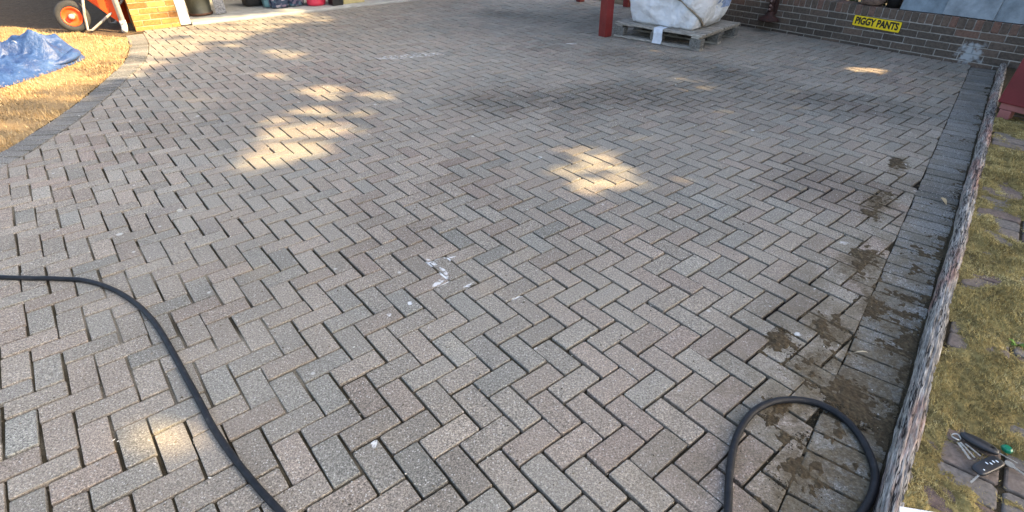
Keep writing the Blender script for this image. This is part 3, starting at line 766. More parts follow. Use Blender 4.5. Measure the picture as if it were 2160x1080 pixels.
# ------------------------------------------------------------------ white bulk bag on it
M_bag = N('woven_bag', .55, .35); f = M_bag.noise(7, 5, .65); cb = M_bag.ramp(f, [(.3, (.74,.77,.81)), (.6, (.82,.84,.86))])
gz = M_bag.noise(4, 5, .7, off=(3, 3, 3)); cb = M_bag.mix(M_bag.math('MULTIPLY', M_bag.ss(gz, .56, .72), .10), cb, (.42,.37,.31)); M_bag.colr(cb)
M_bag.bump(M_bag.math('ADD', M_bag.noise(10, 4, .6), M_bag.math('MULTIPLY', M_bag.noise(240, 2), .1)), .9, .05)
M_bag = M_bag.m; M_strap = simple('bag_strap', (.30,.25,.19), .8, .4, 30); M_blue = simple('bag_print', (.30,.40,.62), .6, .4, 25)
bag = empty('bulk_bag', pp(.62, .52, .183)); tag(bag, 'white woven bulk bag with a folded flap standing on the pallet', 'bag')
def bag_r(th, z):                      # rounded square that bulges upwards
    c, s_ = abs(math.cos(th)), abs(math.sin(th)); p_ = 9
    r = .44/((c**p_+s_**p_)**(1/p_))
    k = .88+.17*min(1, z/.35)**.7 - .05*max(0, (z-.5))
    fold = .034*nz(math.cos(th)*3.2, math.sin(th)*3.2, z*1.2)+.018*nz(math.cos(th)*7, math.sin(th)*7, z*2)
    rg = 1-2.4*abs(nz(math.cos(th)*2.6+z*1.3, math.sin(th)*2.6, z*2.2+4))
    q_ = Vector((math.cos(th)*1.0, math.sin(th)*1.0, z*2.0)); d1 = noise.voronoi(q_*3.1)[0]; d2 = noise.voronoi(q_*6.5+Vector((3, 1, 2)))[0]
    return r*k+(.8*fold+.034*rg-.05*(d1[0]-.35))*min(1, .35+z*3)
nth = 150; zs_ = [0, .012, .025]+[.04+.02*i for i in range(22)]+[.5, .58, .66, .76, .85, .88]
mb = MB(); V = []
for zi, z in enumerate(zs_):
    for i in range(nth):
        th = 2*math.pi*i/nth; r = bag_r(th, z)*(.965 if zi == 0 else (.8 if zi == len(zs_)-1 else 1)); V.append(Mq @ Vector((r*math.cos(th)*1.08, r*math.sin(th), z)))
mb.add(V, [(j*nth+i, j*nth+(i+1) % nth, (j+1)*nth+(i+1) % nth, (j+1)*nth+i) for j in range(len(zs_)-1) for i in range(nth)]+[tuple(range(nth-1, -1, -1)), tuple((len(zs_)-1)*nth+i for i in range(nth))])
mb.build('sack', M_bag, bag, smooth=True)
# flap: hangs over the near right side with a slanting lower hem; front-left face is -PV, right face is -PU
mb = MB(); V = []; na, nzv = 40, 12; th0, th1 = math.pi*1.42, math.pi*.80
hem = []
for i in range(na):
    t = i/(na-1); th = th0+(th1-th0)*t
    zl = (.40*(1-min(1, t/.46))+.035) if t < .46 else .035+.05*max(0, (t-.75)/.25)+.012*nz(t*9, 0, 3)
    for j in range(nzv):
        z = zl+(.7-zl)*j/(nzv-1); r = bag_r(th, z)+.028+.022*nz(th*5, z*2.5, 7)*min(1, j/3+.4)-(.012 if j == 0 else 0)+.03*(1-j/(nzv-1))*max(0, nz(th*4, 1, 2))
        p = Mq @ Vector((r*math.cos(th)*1.08, r*math.sin(th), z)); V.append(p)
        if j == 0: hem.append(p)
mb.add(V, [(i*nzv+j, (i+1)*nzv+j, (i+1)*nzv+j+1, i*nzv+j+1) for i in range(na-1) for j in range(nzv-1)])
fl = mb.build('flap', M_bag, bag, smooth=True)
md = fl.modifiers.new('thick', 'SOLIDIFY'); md.thickness = .008; md.offset = 1
mb = MB(); mb.tube(hem[:22], .013, 8); mb.build('hem', M_strap, bag, smooth=True)
# strap loop on the front
mb = MB(); P = []
for i in range(9):
    t = i/8; th = math.pi*(1.62-.28*t); z = .34+.05*math.sin(t*math.pi)-.02*t; r = bag_r(th, z)+.012; P.append(Mq @ Vector((r*math.cos(th)*1.08, r*math.sin(th), z)))
mb.tube(P, .014, 8); mb.build('strap', M_strap, bag, smooth=True)
mb = MB(); V = []   # blue print band on the right side
for i in range(8):
    for j in range(6):
        th = math.pi*(1.02-.16*i/7); z = .22+.2*j/5; r = bag_r(th, z)+.044+.022*nz(th*5, z*2.5, 7); V.append(Mq @ Vector((r*math.cos(th)*1.08, r*math.sin(th), z)))
mb.add(V, [(i*6+j, (i+1)*6+j, (i+1)*6+j+1, i*6+j+1) for i in range(7) for j in range(5)]); mb.build('print_patch', M_blue, bag, smooth=True)
# plastic remnant over the pallet front
mb = MB(); a0 = .50
for i in range(1): 
    V = []
    for k_, (b, z) in enumerate([(.12,.1865),(.0,.1865),(-.012,.182),(-.014,.12),(-.010,.06),(-.02,.012)]):
        for a in (a0, a0+.06, a0+.12): V.append(pp(a+random.uniform(-.006, .006), b+random.uniform(-.002, .002) if k_ > 2 else b, z)-p0)
    mb.add(V, [(k_*3+q, k_*3+q+1, (k_+1)*3+q+1, (k_+1)*3+q) for k_ in range(5) for q in range(2)])
mb.build('plastic_strip', simple('white_film', (.62,.66,.72), .35, .2, 20), pal, smooth=True)

# ------------------------------------------------------------------ garage at the back left
M_buff = attr_mat('buff_brick', [(0, (.25,.12,.04)), (.4, (.36,.20,.065)), (.75, (.44,.27,.09)), (1, (.28,.09,.05))], grain=40)
mj = simple('buff_mortar', (.52,.43,.27), .9, .25, 30); M_white = paint_mat('white_joinery', (.62,.61,.58), (.40,.37,.33), .64)
M_conc = N('threshold_concrete', .9, .2); cc_ = M_conc.ramp(M_conc.noise(5, 6, .65), [(.3, (.27,.27,.24)), (.7, (.44,.44,.41))]); M_conc.colr(cc_); M_conc.bump(M_conc.noise(60, 4), .4, .005); M_conc = M_conc.m
M_gwall = simple('garage_inner_wall', (.16,.15,.14), .9, .3, 3)
gar = empty('garage', gp(0, 0)); tag(gar, 'open garage with buff brick pillar and pale concrete threshold', 'garage'); g0 = Vector(gar.location)
Mg = axes(Vector((GD.x, GD.y, 0)), Vector((GN.x, GN.y, 0)), Vector((0, 0, 1)))
def gbox(name, s0, s1, n0, n1, z0, z1, mat, bev=.0):
    mb = MB(); mb.box(gp((s0+s1)/2, (n0+n1)/2, (z0+z1)/2)-g0, (s1-s0, n1-n0, z1-z0), Mg, bev); return mb.build(name, mat, gar)
build_bricks(gar, Mg, .0, .555, [-.03+.075*i for i in range(9)], .215, .0645, .1, M_buff, gp, tone=lambda ci: min(1, max(0, random.gauss(.45, .22))))
gbox('pillar', .004, .551, -.21, -.004, -.05, 2.3, mj)
# side wall of brick courses, first courses built
for ci in range(6):
    z = -.03+.075*ci; n = -.004-(.0 if ci % 2 else .105)
    while n > -1.5:
        one = MB(); one.box((0, 0, 0), (.1, .215, .0645), Mg, .005, .0015, colr=(random.gauss(.45, .2), 0, 0))
        one.build('brick', M_buff, gar, loc=gp(.05-.004+.0, n-.1075-.1, z+.032)-g0, local=True); n -= .2255
gbox('side_wall', .004, .21, -5.5, -.212, -.05, 2.3, M_gwall)
gbox('jamb', .562, .665, -.17, .0, .0, 2.15, M_white, .006)
gbox('jamb', .667, .695, -.12, -.02, .0, 2.15, M_white, .004)
gbox('threshold', .70, 5.4, -.34, .072, -.05, .028, M_conc, .008)
gbox('floor', .21, 5.4, -5.5, -.345, -.05, .022, M_conc)
gbox('back_wall', .21, 5.4, -5.7, -5.5, -.05, 2.3, M_gwall)
gbox('side_wall', 5.4, 5.6, -5.7, .0, -.05, 2.3, M_gwall)
gbox('lintel', .0, 5.6, -.2, .0, 2.3, 2.6, M_white)
gbox('roof', -.25, 5.8, -5.9, .12, 2.6, 2.7, simple('felt_roof', (.10,.10,.10), .9, .2, 8))
# downpipe
dp = empty('downpipe', at(268, 74)); tag(dp, 'pale grey downpipe running down beside the buff brick pillar', 'downpipe'); 
b = at(266, 66); M_pipe = simple('pale_upvc', (.52,.52,.50), .5, .2, 14); d0 = Vector(dp.location)
mb = MB(); mb.tube([Vector((b.x, b.y, .05))-d0, Vector((b.x, b.y, 2.4))-d0], .036, 14); mb.build('pipe', M_pipe, dp, smooth=True)
mb = MB(); mb.tube([Vector((b.x, b.y, .14))-d0, Vector((b.x, b.y, .07))-d0, Vector((b.x+.03, b.y-.06, .03))-d0, Vector((b.x+.035, b.y-.085, .02))-d0], [.040,.039,.036,.034], 14); mb.build('shoe', M_pipe, dp, smooth=True)

# things standing in the garage
FZ = .028
def gthing(name, u, v, label, cat, z=FZ): e = empty(name, at(u, v, z), math.atan2(GD.y, GD.x)); return tag(e, label, cat)
e = gthing('dustbin', 424, 30, 'dark olive metal dustbin just inside the garage door', 'bin'); M_bin = simple('olive_metal', (.10,.10,.075), .45, .35, 9, metal=.3)
mb = MB(); pr = [(.150,0),(.165,.01),(.165,.03),(.158,.04),(.175,.3),(.18,.32),(.182,.55),(.19,.57),(.19,.6),(.175,.6)]; mb.lathe(pr, 36); mb.build('body', M_bin, e, smooth=True)
mb = MB(); mb.lathe([(.195,.6),(.2,.62),(.15,.66),(.03,.69),(.0,.69)][:-1], 36); mb.build('lid', M_bin, e, smooth=True)
mb = MB(); mb.tube([(-.19, 0, .45), (-.23, 0, .45), (-.24, 0, .38), (-.23, 0, .33), (-.185, 0, .33)], .01, 8); mb.build('handle', M_bin, e, smooth=True)
mb = MB(); mb.lathe([(.168,.004),(.172,.004),(.172,.034),(.168,.034)], 36); mb.build('foot_ring', simple('rust_ring', (.12,.06,.035), .8, .4, 20), e, smooth=True)
e = gthing('broom_handle', 399, 36, 'thin brown wooden stick leaning left of the dustbin', 'stick')
mb = MB(); mb.tube([(0, 0, 0), (-.02, .08, .5), (-.06, .25, 1.4)], [.012,.012,.011], 8); mb.build('stick', simple('brown_stick', (.16,.085,.05), .7), e, smooth=True)
mb = MB(); mb.tube([(-.06, .25, 1.4), (-.063, .262, 1.46)], [.013,.010], 8); mb.build('end_cap', M_blackp, e, smooth=True)
e = gthing('grey_plank', 471, 33, 'grey weathered plank standing upright right of the dustbin', 'plank')
mb = MB(); mb.box((-.03, .10, .6), (.145, .032, 1.2), Matrix.Rotation(R(8), 3, 'X') @ Matrix.Rotation(R(-4), 3, 'Y'), .003, .002); mb.build('board', wood_mat('grey_board', (.16,.165,.175), (.32,.33,.35), (0, 1), sc=25), e)
for z in (.12, 1.05):
    mb = MB(); mb.lathe([(.006,-.002),(.008,.0),(.006,.002)], 8, axes(Vector((1,0,0)), Vector((0,0,1)), Vector((0,-1,0))), Vector((-.03, .065+z*.14-.03, z))); mb.build('nail', M_rust, e)
e = gthing('black_tool_bag', 540, 10, 'black bag in the deep shade behind the teal sack', 'bag')  # black bag added where there is only a dark void
def sack(name, parent, sx, sy, sz, mat, seed, sag=.12):
    mb = MB(); V = []; n = 28; zz = [0, .03, .1, .25, .45, .65, .82, .94, 1.0]
    for zi, z in enumerate(zz):
        for i in range(n):
            th = 2*math.pi*i/n; c, s_ = math.cos(th), math.sin(th); r = 1/((abs(c)**3+abs(s_)**3)**(1/3))
            k = (1+sag*math.sin(z*math.pi)-.25*z**4)*(1+.10*nz(c*2+seed, s_*2, z*3)); k *= .9 if zi == 0 else (.45 if zi == len(zz)-1 else 1)
            V.append((sx/2*r*c*k, sy/2*r*s_*k, sz*z+.02*nz(c*3, s_*3, z+seed)*(zi > 1)))
    mb.add(V, [(j*n+i, j*n+(i+1) % n, (j+1)*n+(i+1) % n, (j+1)*n+i) for j in range(len(zz)-1) for i in range(n)]+[tuple(range(n-1, -1, -1)), tuple((len(zz)-1)*n+i for i in range(n))])
    return mb.build(name, mat, parent, smooth=True)
sack('body', e, .36, .3, .34, M_blackp, 1)
mb = MB(); mb.tube([(-.1, 0, .32), (-.07, 0, .42), (.07, 0, .42), (.1, 0, .32)], .012, 8); mb.build('handle', M_blackp, e, smooth=True)
e = gthing('teal_sack', 566, 14, 'teal plastic sack standing at the left of the garage clutter', 'sack'); sack('body', e, .14, .18, .42, simple('teal_plastic', (.14,.27,.29), .45, .4, 16), 3)
mb = MB(); mb.lathe([(.05,.40),(.035,.43),(.06,.47),(.02,.47)], 14); mb.build('tied_neck', simple('teal_plastic_tie', (.12,.24,.26), .45, .4, 16), e, smooth=True)
M_pat = N('patterned_cloth', .85, .2); vv = M_pat.n('TexVoronoi'); vv.inputs['Scale'].default_value = 22; M_pat.l(M_pat.pos(), vv.inputs['Vector'])
sp2 = M_pat.n('SeparateColor'); M_pat.l(vv.outputs['Color'], sp2.inputs[0]); M_pat.colr(M_pat.ramp(sp2.outputs[0], [(0, (.02,.03,.06)), (.4, (.05,.07,.11)), (.6, (.16,.12,.17)), (.85, (.30,.28,.32)), (1, (.05,.13,.17))])); M_pat = M_pat.m
e = gthing('patterned_bag', 590, 15, 'dark blue and mauve patterned bag in the middle of the garage clutter', 'bag'); sack('body', e, .26, .22, .4, M_pat, 7)
mb = MB(); mb.tube([(-.07, 0, .36), (-.06, 0, .48), (.06, 0, .48), (.07, 0, .36)], .011, 8); mb.build('handle', M_pat, e, smooth=True)
e = gthing('dark_holdall', 624, 11, 'dark mauve holdall between the patterned bag and the red bucket', 'bag'); sack('body', e, .24, .22, .32, M_pat, 12)
mb = MB(); mb.tube([(-.07, 0, .28), (-.05, 0, .38), (.05, 0, .38), (.07, 0, .28)], .011, 8); mb.build('handle', M_blackp, e, smooth=True)
e = gthing('red_bucket', 668, 10, 'bright pinkish red plastic bucket in the garage', 'bucket'); M_rb = simple('red_plastic', (.62,.035,.075), .4, .15, 8, bump=0, spec=.5)
mb = MB(); mb.lathe([(.135,0),(.145,.008),(.150,.05),(.148,.055),(.17,.26),(.182,.262),(.182,.275),(.168,.275),(.14,.02),(.01,.018)], 32); mb.build('pail', M_rb, e, smooth=True)
mb = MB(); mb.tube([(.18*math.cos(a), .03*math.sin(a), .26+.14*math.sin(a)) for a in [math.pi*i/12 for i in range(13)]], .004, 6); mb.build('handle', simple('bucket_wire', (.5,.5,.5), .3, metal=1), e, smooth=True)
e = gthing('black_crate', 709, 10, 'small black box between the red bucket and the yellow carton', 'box')
mb = MB(); mb.box((0, 0, .16), (.17, .2, .32), None, .008); mb.build('body', M_blackp, e)
mb = MB(); mb.box((0, 0, .333), (.185, .215, .024), None, .006); mb.build('lid', M_blackp, e)
e = gthing('carton', 741, 4, 'pale yellow cardboard carton at the right of the garage', 'carton'); M_card = simple('pale_card', (.42,.36,.17), .8, .2, 10)
mb = MB(); mb.box((0, 0, .15), (.36, .28, .3), None, .004); mb.build('body', M_card, e)
for sx in (-1, 1):
    mb = MB(); mb.box((sx*.09, 0, .303), (.178, .28, .005), Matrix.Rotation(R(-4*sx), 3, 'Y')); mb.build('flap', M_card, e)
e = gthing('metal_pole', 695, 9, 'thin pale metal pole standing right of the red bucket', 'pole')
mb = MB(); mb.tube([(0, 0, 0), (0, .02, .7), (0, .05, 1.6)], .011, 8); mb.build('tube', simple('pale_metal', (.5,.52,.52), .4, .2, metal=.6), e, smooth=True)
mb = MB(); mb.lathe([(.014,0),(.015,.004),(.015,.04),(.012,.042)], 10); mb.build('rubber_foot', M_blackp, e, smooth=True)

# ------------------------------------------------------------------ wheelbarrow
wb = empty('wheelbarrow', at(190, 68)); tag(wb, 'orange wheelbarrow with black tyre and pale metal legs beside the garage', 'wheelbarrow'); w0 = Vector(wb.location)
M_or = paint_mat('orange_tray', (.72,.085,.015), (.35,.20,.12), .68, .4); M_tyre = simple('black_rubber', (.035,.036,.037), .8, .3, 30); M_galv = simple('galvanised_tube', (.42,.40,.35), .5, .3, 18, metal=.3)
hub = at(165, 70); hub = Vector((hub.x-.03, hub.y+.06, .2))
ax = Vector((.42, -.88, .10)).normalized(); t1 = Vector((0, 0, 1)).cross(ax).normalized(); t2 = ax.cross(t1); Mh = axes(t1, t2, ax)
mb = MB(); pr = []
for i in range(15): a = 2*math.pi*i/14; pr.append((.152+.05*math.cos(a)*(.95), .045*math.sin(a)))
mb.lathe(pr, 40, Mh, hub-w0); mb.f = mb.f[:-2]
ty = mb.build('wheel', M_tyre, wb, smooth=True)
mb = MB(); mb.lathe([(.112,-.035),(.122,-.038),(.122,.030),(.116,.040),(.106,.036),(.095,.012),(.045,.008),(.04,.02),(.005,.02)], 36, Mh, hub-w0); mb.build('rim', M_or, ty, smooth=True)
mb = MB(); mb.lathe([(.03,.02),(.036,.03),(.034,.075),(.012,.085)], 16, Mh, hub-w0); mb.build('hub', M_galv, ty, smooth=True)
ft = at(190, 68); ft = Vector((ft.x, ft.y, .014))
def ray_pt(u, v, y):                   # point seen at (u,v) at distance y
    d = RT*((u-1080)/F)-UP*((v-540)/F)+FW; t = y/d.y; return Vector((d.x*t, y, CAMH+d.z*t))
A_ = ray_pt(171, -30, 8.02); B_ = ray_pt(243, 20, 8.25); C_ = ray_pt(285, -35, 8.5)
mb = MB(); mb.tube([A_-w0, ray_pt(178, 30, 8.0)-w0, ft+Vector((-.02, 0, .012))-w0, ft+Vector((.045, 0, .012))-w0, B_-w0, C_-w0], .0165, 10); mb.build('leg', M_galv, wb, smooth=True)
A2 = A_+Vector((-.10, .42, .05)); mb = MB(); mb.tube([A2-w0, A2+Vector((.02, .03, -.3))-w0, ft+Vector((-.02, .5, .012))-w0, ft+Vector((.06, .5, .012))-w0, B_+Vector((0, .42, .1))-w0], .0165, 10); mb.build('leg', M_galv, wb, smooth=True)
# tipped tray: open pan seen on its side
def pan(P_bot, P_rim, th=.006):
    mb = MB(); n = len(P_bot); V = [p-w0 for p in P_bot]+[p-w0 for p in P_rim]
    mb.add(V, [tuple(range(n))]+[(i, (i+1) % n, n+(i+1) % n, n+i) for i in range(n)]); o = mb.build('tray', M_or, wb)
    md = o.modifiers.new('thick', 'SOLIDIFY'); md.thickness = th; return o
q0 = ray_pt(186, 0, 8.12); q1 = ray_pt(257, 50, 8.22); q2 = ray_pt(243, -60, 8.3)
nrm = (q1-q0).cross(q2-q0).normalized(); 
if nrm.y > 0: nrm = -nrm
up_ = (q0-q1).normalized(); sd = Vector((.05, 0, 1)).normalized()
bot = [q1+Vector((-.01, 0, .0)), q0+up_*.25, q0+up_*.25+sd*.45, q1+sd*.75]
cen = sum(bot, Vector())/4
rim = [cen+(p-cen)*1.35-nrm*.28 for p in bot]
for i_ in range(4): rim[i_].z = max(rim[i_].z, .02)
pan(bot, rim)
hd = (Vector((-.25, .2, .9))).normalized()
for off in (0, .42):
    mb = MB(); st = C_+Vector((0, off, 0)); mb.tube([st-w0, st+Vector((.02, .02, .25))-w0, st+Vector((.06, .03, .55))-w0], .0165, 10); h_ = mb.build('handle', M_galv, wb, smooth=True)
    mb = MB(); mb.tube([st+Vector((.06, .03, .55))-w0, st+Vector((.08, .035, .68))-w0], .02, 10); mb.build('grip', M_blackp, h_, smooth=True)

# ------------------------------------------------------------------ blue tarpaulin heap
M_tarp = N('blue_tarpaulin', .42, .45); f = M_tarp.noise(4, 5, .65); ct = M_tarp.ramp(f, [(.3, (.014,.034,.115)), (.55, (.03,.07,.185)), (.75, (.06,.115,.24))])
ct = M_tarp.mix(M_tarp.math('MULTIPLY', M_tarp.ss(M_tarp.noise(13, 5, .7, off=(2, 2, 2)), .60, .72), .35), ct, (.34,.38,.45)); M_tarp.colr(ct); M_tarp.bump(M_tarp.noise(16, 5, .6), .7, .03); M_tarp = M_tarp.m  # pale noise patches painted in as the sheet's white highlights
tp_ = empty('tarpaulin', (-5.6, 6.45, 0)); tag(tp_, 'crumpled blue tarpaulin heaped on the dry lawn', 'tarpaulin')
outl = [(-4.93,5.45),(-4.88,5.72),(-4.84,6.02),(-4.83,6.3),(-4.86,6.55),(-5.02,6.72),(-5.3,6.8),(-5.7,6.7),(-6.3,6.45),(-6.9,6.1),(-6.8,5.7),(-6.3,5.25),(-5.6,5.15),(-5.15,5.2)]
ol = catmull([Vector((x+5.6, y-6.45, 0)) for x, y in outl]+[Vector((outl[0][0]+5.6, outl[0][1]-6.45, 0))], 14)[:-1]
nr = 56; V = []; n = len(ol)
def tarp_h(x, y, k):
    X, Y = x-5.6, y+6.45
    h = .23*math.exp(-(((X+5.05)/.25)**2+((Y-6.34)/.28)**2))+.10*math.exp(-(((X+4.98)/.16)**2+((Y-6.36)/.22)**2))+.10*math.exp(-(((X+5.6)/.5)**2+((Y-6.0)/.4)**2))+.055
    u_ = X*.8+Y*.55; v_ = -X*.5+Y*.85
    r1 = 1-abs(noise.noise(Vector((u_*1.7+nz(X*2, Y*2, 4)*.5, v_*3.2, 2))))*2; r2 = 1-abs(noise.noise(Vector((u_*4.5, v_*5+nz(X*3, Y*3)*.6, 5))))*2
    r3 = 1-abs(noise.noise(Vector((u_*9+nz(X*4, Y*4, 8), v_*10, 9))))*2.4
    h = h*(.50+.68*r1)+.085*r2*min(1, h*6)+.03*r3*min(1, h*8)+.02
    return max(.012, h*(1-k**5)+.02*(1-k))
for j in range(nr):
    k = (j+1)/nr
    for p in ol:
        x, y = p.x*k, p.y*k; z = tarp_h(x, y, k)
        if j == nr-1: z = .006+.012*abs(nz(x*9, y*9, 3))
        V.append((x+.03*nz(x*6, y*6, 1)*(1-k**4), y+.03*nz(x*6, y*6, 2)*(1-k**4), z))
V.append((0, 0, tarp_h(0, 0, 0)))
mb = MB(); mb.add(V, [(j*n+i, j*n+(i+1) % n, (j+1)*n+(i+1) % n, (j+1)*n+i) for j in range(nr-1) for i in range(n)]+[(len(V)-1, i, (i+1) % n) for i in range(n)])
# keep orientation upwards
mb.f = [f_[::-1] if j_ >= 0 and False else f_ for j_, f_ in enumerate(mb.f)]
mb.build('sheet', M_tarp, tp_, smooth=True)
def tarp_fold(name, P, r, mat):         # a rolled-over hem lying on the heap
    Q = catmull([Vector((x+5.6, y-6.45, z)) for x, y, z in P], 6); mb = MB(); V = []; m_ = len(Q)
    for i, p in enumerate(Q):
        t = (Q[min(i+1, m_-1)]-Q[max(i-1, 0)]).normalized(); sd_ = t.cross(Vector((0, 0, 1))).normalized(); taper = math.sin(math.pi*(i+.6)/(m_+.2))**.6
        for q in range(10):
            a = 2*math.pi*q/10; V.append(p+sd_*(r*1.9*taper*math.cos(a))+Vector((0, 0, r*taper*math.sin(a)*(1+.3*nz(i*.6, q, 2)))))
    mb.add(V, [(i*10+q, i*10+(q+1) % 10, (i+1)*10+(q+1) % 10, (i+1)*10+q) for i in range(m_-1) for q in range(10)]+[tuple(range(9, -1, -1)), tuple((m_-1)*10+q for q in range(10))])
    return mb.build(name, mat, tp_, smooth=True)
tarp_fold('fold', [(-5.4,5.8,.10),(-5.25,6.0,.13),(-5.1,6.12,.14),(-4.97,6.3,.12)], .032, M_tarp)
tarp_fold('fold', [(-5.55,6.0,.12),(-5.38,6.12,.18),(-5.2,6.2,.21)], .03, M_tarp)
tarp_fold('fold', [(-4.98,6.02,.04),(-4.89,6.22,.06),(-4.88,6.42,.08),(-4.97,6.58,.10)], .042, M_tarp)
M_eye = simple('eyelet_metal', (.6,.6,.58), .35, metal=.8)
for x, y, z in ((-5.22, 6.12, .27), (-5.0, 5.74, .05)):
    mb = MB(); mb.tube([Vector((x+5.6+.022*math.cos(a), y-6.45, z+.022*math.sin(a))) for a in [2*math.pi*i/12 for i in range(12)]], .006, 6, closed=True); mb.build('eyelet', M_eye, tp_, smooth=True)

# ------------------------------------------------------------------ hoses
M_hose = N('black_hose', .55, .3); M_hose.colr(M_hose.ramp(M_hose.noise(40, 4), [(.35, (.005,.006,.008)), (.62, (.013,.014,.017)), (.78, (.045,.042,.038))])); M_hose = M_hose.m
def hose(P, r, label, cat='hose'):
    Q = catmull([at(u, v, r) for u, v in P], 8); o = Q[0].copy(); o.z = 0
    mb = MB(); mb.tube([q+Vector((0, 0, .002*nz(i*.2, 0, 1))) for i, q in enumerate(Q)], r, 14); ob = mb.build('hose', M_hose, None, smooth=True, loc=o); return tag(ob, label, cat)
hose([(-260,578),(-120,582),(0,585),(70,587),(130,588),(185,593),(240,611),(290,643),(328,683),(360,735),(390,790),(420,845),(450,902),(487,957),(535,1018),(590,1078),(650,1140),(720,1210)], .0118,
     'black rubber hose curving from the left edge down to the bottom')
hose([(1500,1400),(1522,1220),(1535,1090),(1538,1010),(1546,950),(1562,905),(1590,868),(1630,848),(1680,843),(1730,853),(1778,881),(1815,922),(1838,968),(1846,1008),(1836,1050),(1810,1090),(1765,1140),(1700,1190)], .0125,
     'black rubber hose looping in an arch beside the timber edging')

# ------------------------------------------------------------------ red tiered box on the terrace
M_dred = paint_mat('dark_red_paint', (.16,.018,.022), (.40,.30,.29), .70, .42); M_lred = paint_mat('faded_red_paint', (.30,.11,.10), (.45,.38,.35), .66, .55)
e1 = (KN*.94-KD*.34).normalized(); e2 = Vector((-e1.y, e1.x))
hp = kp(5.76, .268); org = Vector((hp.x, hp.y, TZ)); hv = empty('red_wooden_box', org); tag(hv, 'dark red painted tiered wooden box on chunky feet at the right edge', 'wooden box')
Mhv = axes(Vector((e1.x, e1.y, 0)), Vector((e2.x, e2.y, 0)), Vector((0, 0, 1)))
def hb(name, x0, x1, y0, y1, z0, z1, mat, bev=.005, flare=0):
    mb = MB(); b_ = bev
    V = []
    for z, fx in ((z0, flare), (z1, 0)):
        for x, y in ((x0-fx, y0-fx), (x1+fx, y0-fx), (x1+fx, y1+fx), (x0-fx, y1+fx)): V.append(Mhv @ Vector((x, y, z)))
    mb.add(V, [(3,2,1,0),(4,5,6,7),(0,1,5,4),(1,2,6,5),(2,3,7,6),(3,0,4,7)]); o = mb.build(name, mat, hv)
    md = o.modifiers.new('bev', 'BEVEL'); md.width = b_; md.segments = 2; return o
S = .54
for x in (.03, S-.11):
    for y in (.02, S-.10): hb('foot', x, x+.08, y, y+.08, .0, .075, M_lred)
hb('plinth', .02, S-.02, .02, S-.02, .077, .125, M_lred)
hb('lower_lift', .02, S-.02, .02, S-.02, .127, .47, M_dred, .008, .022)
hb('ledge', .045, S-.045, .045, S-.045, .472, .545, M_lred)
hb('upper_lift', .06, S-.06, .06, S-.06, .547, .80, M_dred, .008, .022)
hb('roof', .01, S-.01, .01, S-.01, .802, .85, M_lred)
M_zinc = simple('zinc_screw', (.6,.6,.58), .4, metal=.7)
for x, z in ((.10, .17), (.36, .19), (.14, .60)):
    mb = MB(); mb.lathe([(.007,-.002),(.009,.0),(.006,.003)], 10, axes(Vector((e1.x, e1.y, 0)), Vector((0, 0, 1)), Vector((-e2.x, -e2.y, 0))), Mhv @ Vector((x, .02 if z < .5 else .058, z))); mb.build('screw', M_zinc, hv)
mb = MB(); mb.tube([Mhv @ Vector((.045, .04, .60)), Mhv @ Vector((.035, .03, .68)), Mhv @ Vector((.045, .035, .78))], .012, 8); mb.build('corner_strip', M_white, hv, smooth=True)

# ------------------------------------------------------------------ bunch of keys, card, weed, leaves
KZ = TZ+.016
kb = empty('key_bunch', at(2075, 960, TZ+.008)); tag(kb, 'bunch of car keys with two black fobs and green cap on the mossy bricks', 'keys'); k0 = Vector(kb.location)
M_fob = simple('fob_plastic', (.016,.017,.02), .38, .3, 30, bump=.05, spec=.5); M_sil = simple('key_steel', (.62,.62,.58), .3, .2, 30, metal=.85, bump=.05); M_btn = simple('fob_button', (.75,.82,.86), .4, .1, 20, bump=0); M_green = simple('green_plastic', (.0,.20,.10), .3, .3, 15, bump=0, spec=.6)
def flat_frame(pa, pb, z):               # frame with x from a to b on the terrace
    a, b = at(*pa, z), at(*pb, z); x = (b-a); Ln = x.length; x.normalize(); zz = Vector((0, 0, 1)); return a, b, Ln, axes(x, zz.cross(x), zz)
def fob(name, pa, pb, wid, thk, z, blunt=2.6):
    a, b, Ln, M = flat_frame(pa, pb, z); mb = MB(); c = (a+b)/2; n = 36; V = []
    for z_, k in ((-.5, .82), (-.25, .98), (.15, 1.0), (.38, .93), (.5, .74)):
        for i in range(n):
            t = 2*math.pi*i/n; cx, sy = math.cos(t), math.sin(t); r = 1/((abs(cx)**blunt+abs(sy)**blunt)**(1/blunt))
            V.append(M @ Vector((Ln/2*r*cx*k, wid/2*r*sy*k, thk*z_))+c-k0)
    mb.add(V, [(j*n+i, j*n+(i+1) % n, (j+1)*n+(i+1) % n, (j+1)*n+i) for j in range(4) for i in range(n)]+[tuple(range(n-1, -1, -1)), tuple(4*n+i for i in range(n))])
    return mb.build(name, M_fob, kb, smooth=True), c, M, Ln
def button(par, c, M, x, y, z, rx, ry):
    mb = MB(); n = 16; V = []
    for z_, k in ((0, 1), (.0012, .95), (.0018, .6)):
        for i in range(n): t = 2*math.pi*i/n; V.append(M @ Vector((x+rx*k*math.cos(t), y+ry*k*math.sin(t), z+z_))+c-k0)
    mb.add(V, [(j*n+i, j*n+(i+1) % n, (j+1)*n+(i+1) % n, (j+1)*n+i) for j in range(2) for i in range(n)]+[tuple(2*n+i for i in range(n))]); o = mb.build('button', M_btn, par, smooth=True); return o
f1, c, M, Ln = fob('fob', (2024,914), (2108,957), .040, .018, KZ+.006, 2.3); button(f1, c, M, Ln*.30, .002, .0072, .0085, .006); button(f1, c, M, -Ln*.02, .0115, .0058, .0095, .0038)
f2, c, M, Ln = fob('fob', (2058,995), (2110,970), .042, .014, KZ+.001, 5)
